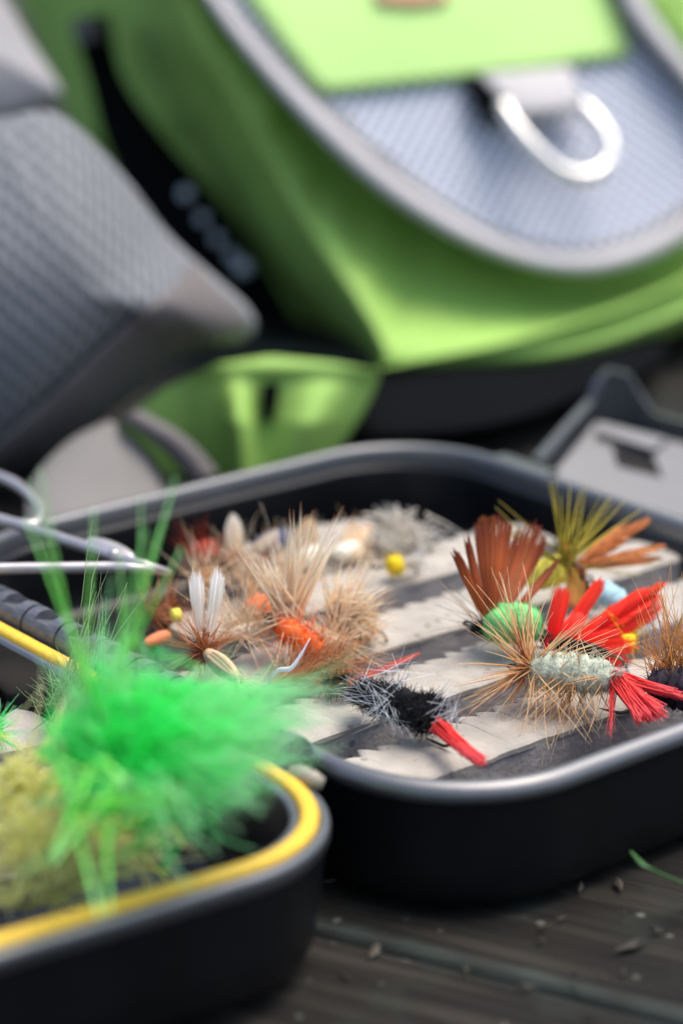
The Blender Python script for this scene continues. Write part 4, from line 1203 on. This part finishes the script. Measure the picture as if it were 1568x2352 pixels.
# plump body of bundled pale hair
n = 150; d = nrm(b - a); x = nrm(np.cross(d, [0, 0, 1.0])); y = np.cross(x, d)
M_base = []; M_tip = []; M_mid = []
lump('body', a, b, 0.00135, 0.0015, solid('tan_core', lin(196, 172, 132), 0.8), f, namp=0.03, taper=0.6)
an = np.linspace(0, 2 * pi, 46, endpoint=False)
segp = []
mb = Mesh()
for k, q in enumerate(an):
    o_ = x * cos(q) + y * sin(q)
    pts = [a + (b - a) * t + o_ * 0.0016 * max(0.08, sin(pi * t)) ** 0.55 for t in np.linspace(0.02, 0.98, 9)]
    V_, F_ = tube_geo(pts, 0.00011, 4)
    mb.add(V_, F_, t=np.full(len(V_), 0.5), r=np.full(len(V_), rng.random()))
mb.done('body_strands', TANBODY, f, kind='stuff')
hook(a, b, f)
feather('wing', vp(458, 1452, b), vp(450, 1322, b, .001), 0.0012, 0.0026, WHT, f, n=34, ragged=0.16, rounded=0.1)
feather('wing', vp(482, 1452, b), vp(502, 1312, b, .002), 0.0012, 0.0024, WHT, f, n=34, ragged=0.16, rounded=0.1)
hackle('hackle', b, d, 110, 0.0066, RUST, f, lean=0.25, leanvar=0.3, r=0.00009, spread=0.0010)
fan('hackle', b, [(400, 1400, 0), (430, 1380, 0), (520, 1400, 0), (500, 1410, 0), (420, 1540, -.002), (440, 1560, -.002), (580, 1440, 0), (390, 1470, 0)], 60, RUST, f, jit=14, r=0.00010)
fan('tail', a, [(560, 1640, -.004), (590, 1570, -.003), (610, 1590, -.003), (545, 1620, -.004), (575, 1610, -.004)], 60, CREAM, f, jit=12, r=0.00010, curl=0.12, bj=0.0005)

# --- rust palmer with white quill
f = fly('low rust-brown palmered fly with one curved white quill', 700, 1560)
a, b = fp(620, 1572, 0.0025), fp(800, 1520, 0.0030)
lump('body', a, b, 0.0012, 0.0012, RUSTB, f, seg=9)
hackle('hackle', (a + b) / 2, nrm(b - a), 150, 0.0085, RUST, f, lean=0.5, leanvar=0.35, r=0.00008, spread=0.0065, keep=lambda v: v[2] > -0.2)
fan('hackle', fp(740, 1555, 0.003), [(870, 1490, 0), (840, 1460, 0), (800, 1450, 0), (900, 1520, 0), (850, 1530, -.001), (780, 1470, 0)], 90, RUST, f, jit=18, r=0.00008, bj=0.002)
V, F = tube_geo(spline([fp(618, 1568, 0.003), fp(640, 1540, 0.006), fp(672, 1532, 0.007), vp(712, 1466, fp(672, 1532, 0.007))], 16), np.interp(np.linspace(0, 1, 16), [0, 0.55, 1], [0.00025, 0.00048, 0.00006]), 8)
mk('quill', V, F, WHITEQ, f, attrs={'t': np.zeros(len(V)), 'rnd': np.zeros(len(V)) + 0.5})
fuzz('peacock_herl', fp(745, 1580, 0.003), fp(815, 1572, 0.003), 0.0012, 0.0012, 500, PEAC, f, rad=0.00006)
hook(a, b, f)

for (x, y, h_, lab) in ((560, 1450, 0.006, 'sparse cream dry fly between the white wings and the orange body'), (760, 1480, 0.004, 'cream tan dry fly low between orange body and loose deer hair'), (660, 1330, 0.006, 'pale tan dry fly half hidden behind the tall deer hair fan')):
    f = fly(lab, x, y)
    c = fp(x, y, h_)
    hackle('hackle', c, TV, 70, 0.0105, DEER2, f, r=0.00011, spread=0.003, leanvar=0.4, keep=lambda v: v[2] > -0.5)
    hackle('hackle', c, TU, 60, 0.0085, CREAM, f, r=0.00009, spread=0.002, leanvar=0.4, keep=lambda v: v[2] > -0.5)
    lump('body', c - TV * 0.003, c + TV * 0.003, 0.0012, 0.0013, PALE, f, seg=5)
    hook(c - TV * 0.003, c + TV * 0.003, f)

# --- yellow bead fly and white fluff at the back
f = fly('fly with round yellow bead on the far foam strips', 905, 1315)
lump('bead', fp(886, 1300, 0.0035), fp(926, 1296, 0.0035), 0.0018, 0.0018, YEL2, f, namp=0.10, taper=0.7)
fuzz('bead_fuzz', fp(886, 1300, 0.0035), fp(926, 1296, 0.0035), 0.0018, 0.0009, 260, fibre('yellow_fuzz', lin(245, 220, 60), lin(250, 235, 120), 0.5), f)
fan('tail', fp(926, 1296, 0.003), [(985, 1290, 0), (970, 1270, .002), (1000, 1300, 0)], 50, WHT, f, jit=10, r=0.00015)
hook(fp(926, 1296, 0.003), fp(886, 1300, 0.0035), f)
f = fly('fluffy white feather fly at the far end of the foam', 900, 1260)
c = fp(905, 1240, 0.003)
fan('fluff', c, [(860, 1200, .003), (890, 1185, .004), (930, 1190, .004), (980, 1210, .004), (1020, 1225, .002), (850, 1240, 0), (1000, 1260, 0), (960, 1280, -.002)], 230, WHT, f, jit=20, r=0.00028, lmin=0.4, curl=0.15, bj=0.003)
lump('body', fp(870, 1245, 0.003), fp(950, 1240, 0.003), 0.0022, 0.0018, PALE, f, namp=0.2)
hook(fp(950, 1240, 0.003), fp(870, 1245, 0.003), f)
f = fly('fly with tan rounded wing tip behind the deer hair', 815, 1255)
c = fp(810, 1262, 0.003)
feather('wing', c, vp(812, 1200, c, .002), 0.0022, 0.0034, DEER2, f, n=40, ragged=0.04, rounded=0.4)
feather('wing', c, vp(850, 1205, c, .003), 0.0016, 0.0020, DEER2, f, n=24, ragged=0.05, rounded=0.3)
hackle('hackle', c, TV, 90, 0.0055, DEER2, f, r=0.00011)
lump('body', fp(770, 1275, 0.003), fp(830, 1258, 0.003), 0.0018, 0.0018, PALE, f)
f = fly('fly with tan teardrop wing behind the orange fly', 705, 1260)
c = fp(700, 1270, 0.003)
feather('wing', c, vp(712, 1188, c, .002), 0.0018, 0.0042, fibre('tan_wing', lin(205, 170, 125), lin(228, 196, 150), 0.5), f, n=44, ragged=0.03, rounded=0.45)
hackle('hackle', c, TV, 110, 0.0060, CREAM, f, r=0.00011)
lump('body', fp(680, 1290, 0.003), fp(740, 1268, 0.003), 0.0020, 0.0018, PALE, f)
f = fly('fly with dark navy body lying by the far tray wall', 625, 1260)
lump('body', fp(585, 1262, 0.0045), fp(668, 1238, 0.0045), 0.0022, 0.0026, NAVY, f, namp=0.12)
feather('wing', fp(590, 1262, 0.005), vp(640, 1218, fp(590, 1262, 0.005), .001), 0.0016, 0.0020, CREAM, f, n=24, ragged=0.05, rounded=0.4)
hook(fp(585, 1262, 0.0045), fp(668, 1238, 0.0045), f)
f = fly('fly with single tall cream wing standing at the back of the tray', 540, 1290)
c = fp(540, 1285, 0.004)
feather('wing', c, vp(535, 1180, c, .001), 0.0016, 0.0034, CREAM, f, n=44, ragged=0.03, rounded=0.35)
hackle('hackle', c, TV, 70, 0.0060, DEER2, f, r=0.00011)
lump('body', fp(500, 1300, 0.003), fp(560, 1282, 0.004), 0.0018, 0.0020, BRNB, f)
f = fly('rust red fly near the far tray corner', 465, 1290)
c = fp(462, 1272, 0.004)
lump('body', fp(435, 1285, 0.0045), fp(500, 1262, 0.0050), 0.0026, 0.0022, solid('rust_red_wool', lin(150, 48, 26), 0.9, nscale=400, namt=0.3, bump=0.5), f, namp=0.2)
hackle('hackle', c, TV, 140, 0.0060, fibre('rust_red_hackle', lin(140, 40, 20), lin(180, 80, 50), 0.5), f, r=0.00011, spread=0.003)
f = fly('cream and brown dry fly in the middle of the rear foam', 590, 1350)
c = fp(590, 1335, 0.005)
hackle('hackle', c, TV, 60, 0.0065, RUST, f, r=0.00010, spread=0.003)
hackle('hackle', c, TV, 80, 0.0075, CREAM, f, r=0.00011, spread=0.003)
lump('body', fp(560, 1350, 0.003), fp(640, 1320, 0.004), 0.0018, 0.0018, PALE, f)
f = fly('orange and brown dry fly close behind the tall deer hair', 590, 1410)
c = fp(585, 1395, 0.005)
lump('body', fp(560, 1415, 0.004), fp(620, 1385, 0.005), 0.0026, 0.0022, ORNG, f, namp=0.2)
hackle('hackle', c, TV, 80, 0.0070, GINGER, f, r=0.00010, spread=0.003)
f = fly('tan brown fly with cream hackle beside the forceps tip', 480, 1340)
c = fp(470, 1330, 0.005)
hackle('hackle', c, TV, 120, 0.0075, DEER2, f, r=0.00011, spread=0.003)
lump('body', fp(430, 1350, 0.003), fp(510, 1318, 0.004), 0.0020, 0.0020, BRNB, f)
f = fly('brown bushy fly with small yellow bead left of the white wings', 390, 1440)
c = fp(372, 1405, 0.005)
hackle('hackle', c, TV, 90, 0.0065, RUST, f, r=0.00010, spread=0.003)
lump('body', fp(350, 1430, 0.003), fp(400, 1400, 0.005), 0.0024, 0.0020, BRNB, f, namp=0.2)
lump('bead', fp(392, 1416, 0.006), fp(416, 1412, 0.006), 0.0012, 0.0012, YEL, f, rings=12, sides=12, namp=0.15)
lump('orange_tag', fp(330, 1482, 0.0020), fp(392, 1456, 0.0030), 0.0011, 0.0012, solid('orange_tag', lin(225, 130, 80), 0.6), f, namp=0.05)

# ================================================================== flies in the lid
LFH = -0.009
def lp2(x, y, h=0.0): return lidat(x, y, LFH + h)
g = thing('fishing_fly', 'large bushy neon green feather fly spilling over the yellow rim', 'fishing fly', lp2(330, 1790), 'fishing flies in the lid')
c = lp2(310, 1740, 0.026)
lump('body', vp(215, 1770, c, .002), vp(390, 1740, c), 0.0040, 0.0050, NEONB, g, namp=0.2, nscale=200)
hook(vp(215, 1770, c, .002), vp(390, 1740, c), g)
plumes = [((250, 1720), [(240, 1480, .006), (180, 1520, .004), (270, 1530, .004), (200, 1600, 0), (330, 1560, .003), (170, 1680, 0)], 210, 40),
          ((310, 1720), [(520, 1600, .004), (600, 1590, .006), (690, 1590, .008), (640, 1640, .004), (560, 1660, 0), (700, 1650, .006), (620, 1700, 0), (480, 1570, .006)], 420, 42),
          ((330, 1760), [(520, 1760, -.004), (580, 1800, -.004), (600, 1740, -.002), (480, 1830, -.006), (420, 1870, -.006), (350, 1850, -.006), (640, 1780, -.002), (480, 1900, -.006), (300, 1840, -.006)], 300, 42),
          ((230, 1760), [(150, 1780, -.004), (180, 1830, -.006), (110, 1700, 0), (250, 1860, -.006), (150, 1620, .002)], 110, 38)]
for (bx, by), tg_, n_, j_ in plumes:
    fan('plume', vp(bx, by, c), tg_, n_, NEON, g, jit=j_, r=0.00024, bj=0.0034, lmin=0.62, curl=0.035, dj=.006, bend=0.12, tipr=0.3)
fan('wisps', vp(300, 1740, c), [(720, 1580, .006), (740, 1620, .006), (700, 1690, .004), (660, 1760, 0), (560, 1850, -.006), (500, 1930, -.008), (400, 1930, -.008), (300, 1900, -.008), (180, 1880, -.006), (120, 1760, 0), (140, 1600, .004), (180, 1480, .006), (260, 1440, .006), (340, 1500, .006), (440, 1520, .006), (560, 1550, .006), (620, 1820, -.004), (760, 1600, .008), (740, 1560, .008), (720, 1660, .006)], 300, NEON, g, jit=26, r=0.00022, bj=0.004, lmin=0.7, curl=0.12, dj=.006, bend=0.15, tipr=0.35)
fan('long_strands', vp(250, 1700, c), [(66, 1100, .004), (85, 1110, .006), (215, 1180, .006), (330, 1160, .004), (325, 1200, .006), (405, 1115, .006), (360, 1150, .008), (270, 1260, .006), (420, 1260, .008), (60, 1180, 0)], 10, LIMEH, g, jit=2, r=0.00030, bj=0.0020, lmin=0.8, bend=0.05, dj=.003, tipr=0.5)
fan('cross_strands', vp(240, 1800, c, -.01), [(420, 1818, -.012), (100, 1830, -.012), (300, 1790, -.01), (120, 1990, -.012), (60, 2010, -.012), (240, 2120, -.016)], 12, LIMEH, g, jit=10, r=0.0005, bj=0.0022, dj=.002, tipr=0.5)
g = thing('fishing_fly', 'pale olive hair fly standing behind the neon green one', 'fishing fly', lp2(150, 1640), 'fishing flies in the lid')
c = lp2(170, 1640, 0.004)
lump('body', lp2(120, 1660, 0.003), lp2(200, 1640, 0.004), 0.002, 0.002, solid('grey_olive_wool', lin(140, 150, 110), 0.9), g)
fan('hair', c, [(80, 1540, 0), (110, 1500, 0), (150, 1500, 0), (180, 1400, .002), (230, 1330, .004), (250, 1250, .004), (60, 1600, 0), (200, 1450, 0), (100, 1700, 0), (300, 1300, .004)], 110, fibre('grey_green_hair', lin(150, 175, 120), lin(190, 210, 165), 0.5, trans=0.4), g, jit=20, r=0.00016, lmin=0.5, bj=0.002, curl=0.06)
for lab, (x, y), tg_, n_ in (
        ('yellow olive hair fly nearest the lower edge of the photo', (90, 1960), [(0, 1860, 0), (200, 1880, 0), (260, 1940, 0), (30, 2020, -.004), (160, 2020, -.004), (-60, 1960, 0), (120, 1850, .003), (240, 1990, -.003), (320, 2000, -.004), (-20, 2080, -.006)], 200),
        ('yellow olive hair fly above the lowest one, by the left photo edge', (60, 1860), [(-40, 1780, 0), (120, 1760, .004), (180, 1800, .002), (20, 1740, .004), (200, 1860, 0), (-60, 1880, 0), (140, 1920, -.003), (180, 1560, .006), (150, 1640, .004), (260, 1760, 0)], 200),
        ('yellow olive hair fly tucked under the neon green plumes', (260, 1900), [(330, 1860, 0), (380, 1920, -.003), (200, 1840, .002), (320, 1970, -.003), (170, 1960, -.003), (400, 1880, 0), (460, 1950, -.003)], 150)):
    g = thing('fishing_fly', lab, 'fishing fly', lp2(x, y), 'fishing flies in the lid')
    c = lp2(x, y, 0.010)
    lump('body', vp(x - 60, y + 14, c), vp(x + 50, y - 12, c), 0.0018, 0.0015, solid('olive_wool', lin(225, 222, 130), 0.9, nscale=400, namt=0.25), g, namp=0.15)
    fan('hair', c, tg_, n_, YOL, g, jit=40, r=0.00026, lmin=0.5, bj=0.004, curl=0.10, dj=.004)
    hook(vp(x - 60, y + 14, c), vp(x + 50, y - 12, c), g)
g = thing('fishing_fly', 'bright lime hair fly cut by the left edge of the photo', 'fishing fly', lp2(-20, 1680), 'fishing flies in the lid')
c = lp2(-25, 1680, 0.004)
lump('body', vp(-60, 1690, c), vp(-5, 1672, c), 0.002, 0.0018, NEONB, g)
fan('hair', c, [(45, 1605, 0), (60, 1640, 0), (20, 1600, 0), (70, 1700, -.002), (60, 1730, -.002), (10, 1740, -.002)], 60, NEON, g, jit=9, r=0.00013, lmin=0.5)

# ================================================================== forceps across the corner of the tray
STEEL = solid('brushed_steel', (0.50, 0.465, 0.455, 1), 0.45, 0.85, nscale=200, namt=0.08)
ZQ = ZR + 0.0065
fo = thing('forceps', 'grey steel forceps with ring handles resting across the tray corner', 'forceps', at(230, 1285, ZQ))
q = lambda x, y, h=0.0: at(x, y, ZQ + h)
tube('arm', spline([q(-160, 1150), q(-60, 1178), q(40, 1205), q(140, 1238), q(215, 1262), q(290, 1288), q(340, 1300)], 30), np.interp(np.linspace(0, 1, 30), [0, 0.7, 1], [0.0011, 0.0011, 0.0009]), STEEL, fo, 12)
tube('arm', spline([q(-160, 1312), q(0, 1306), q(150, 1304), q(250, 1303), q(320, 1306), q(385, 1314, -.002)], 30), np.interp(np.linspace(0, 1, 30), [0, 0.7, 1], [0.0010, 0.0010, 0.0006]), STEEL, fo, 12)
tube('jaw', spline([q(290, 1288), q(340, 1300), q(390, 1314, -.002)], 14), np.linspace(0.0011, 0.0005, 14), STEEL, fo, 10)
tube('box_joint', spline([q(195, 1250), q(225, 1256), q(270, 1272), q(305, 1288)], 12), [0.0010, 0.0016, 0.0020, 0.0021, 0.0022, 0.0022, 0.0022, 0.0021, 0.0020, 0.0018, 0.0014, 0.0010], STEEL, fo, 14, flat=0.75)
rv = q(262, 1268, 0.0012)
V, F = tube_geo([rv - [0, 0, 0.003], rv, rv + [0, 0, 0.0005]], [0.0011, 0.0011, 0.0007], 14, up=[1, 0, 0])
mk('rivet', V, F, STEEL, fo)
loop = spline([q(-60, 1085), q(10, 1100), q(60, 1130), q(92, 1172), q(80, 1205), q(20, 1200), q(-60, 1175), q(-130, 1140), q(-140, 1100)], 48, True)
tube('finger_ring', loop, 0.0011, STEEL, fo, 12, closed=True)

# ================================================================== bits on the deck
gb = thing('grass_blade', 'single green grass blade lying on the deck in front of the tray', 'grass blade', at(1520, 2005, 0))
pts = spline([at(1448, 1955, 0.010), at(1475, 1985, 0.012), at(1520, 2010, 0.009), at(1600, 2040, 0.003), at(1680, 2050, 0.001)], 20)
V, F = tube_geo(pts, np.interp(np.linspace(0, 1, 20), [0, 0.4, 1], [0.0002, 0.0007, 0.0006]), 8, flat=0.35)
mk('blade', V, F, solid('grass_green', (0.045, 0.13, 0.03, 1), 0.5), gb)
M = Mesh()
DB = []
for k in range(26):
    x = rng.uniform(700, 1640); y = rng.uniform(1960, 2400)
    c = at(x, y, 0.0006); s = 0.0004 + 0.0012 * rng.random() ** 3
    ang = rng.uniform(0, pi); e = np.array([cos(ang), sin(ang), 0]) * s * rng.uniform(1, 3); e2 = np.array([-sin(ang), cos(ang), 0]) * s * 0.6; z = np.array([0, 0, s * 0.6])
    V = [c - e, c - e2, c + e, c + e2, c + z + e * 0.3, c - z * 0.8]
    M.add(V, [(0, 1, 4), (1, 2, 4), (2, 3, 4), (3, 0, 4), (1, 0, 5), (2, 1, 5), (3, 2, 5), (0, 3, 5)], r=np.full(6, rng.random()))
o = M.done('debris', fibre('dry_plant_crumbs', (0.05, 0.042, 0.03, 1), (0.05, 0.042, 0.03, 1), 0.5, var=0.8, trans=0.0), None, smooth=False, kind='stuff')
o['label'] = 'small dry crumbs scattered on the dark deck boards'; o['category'] = 'debris'
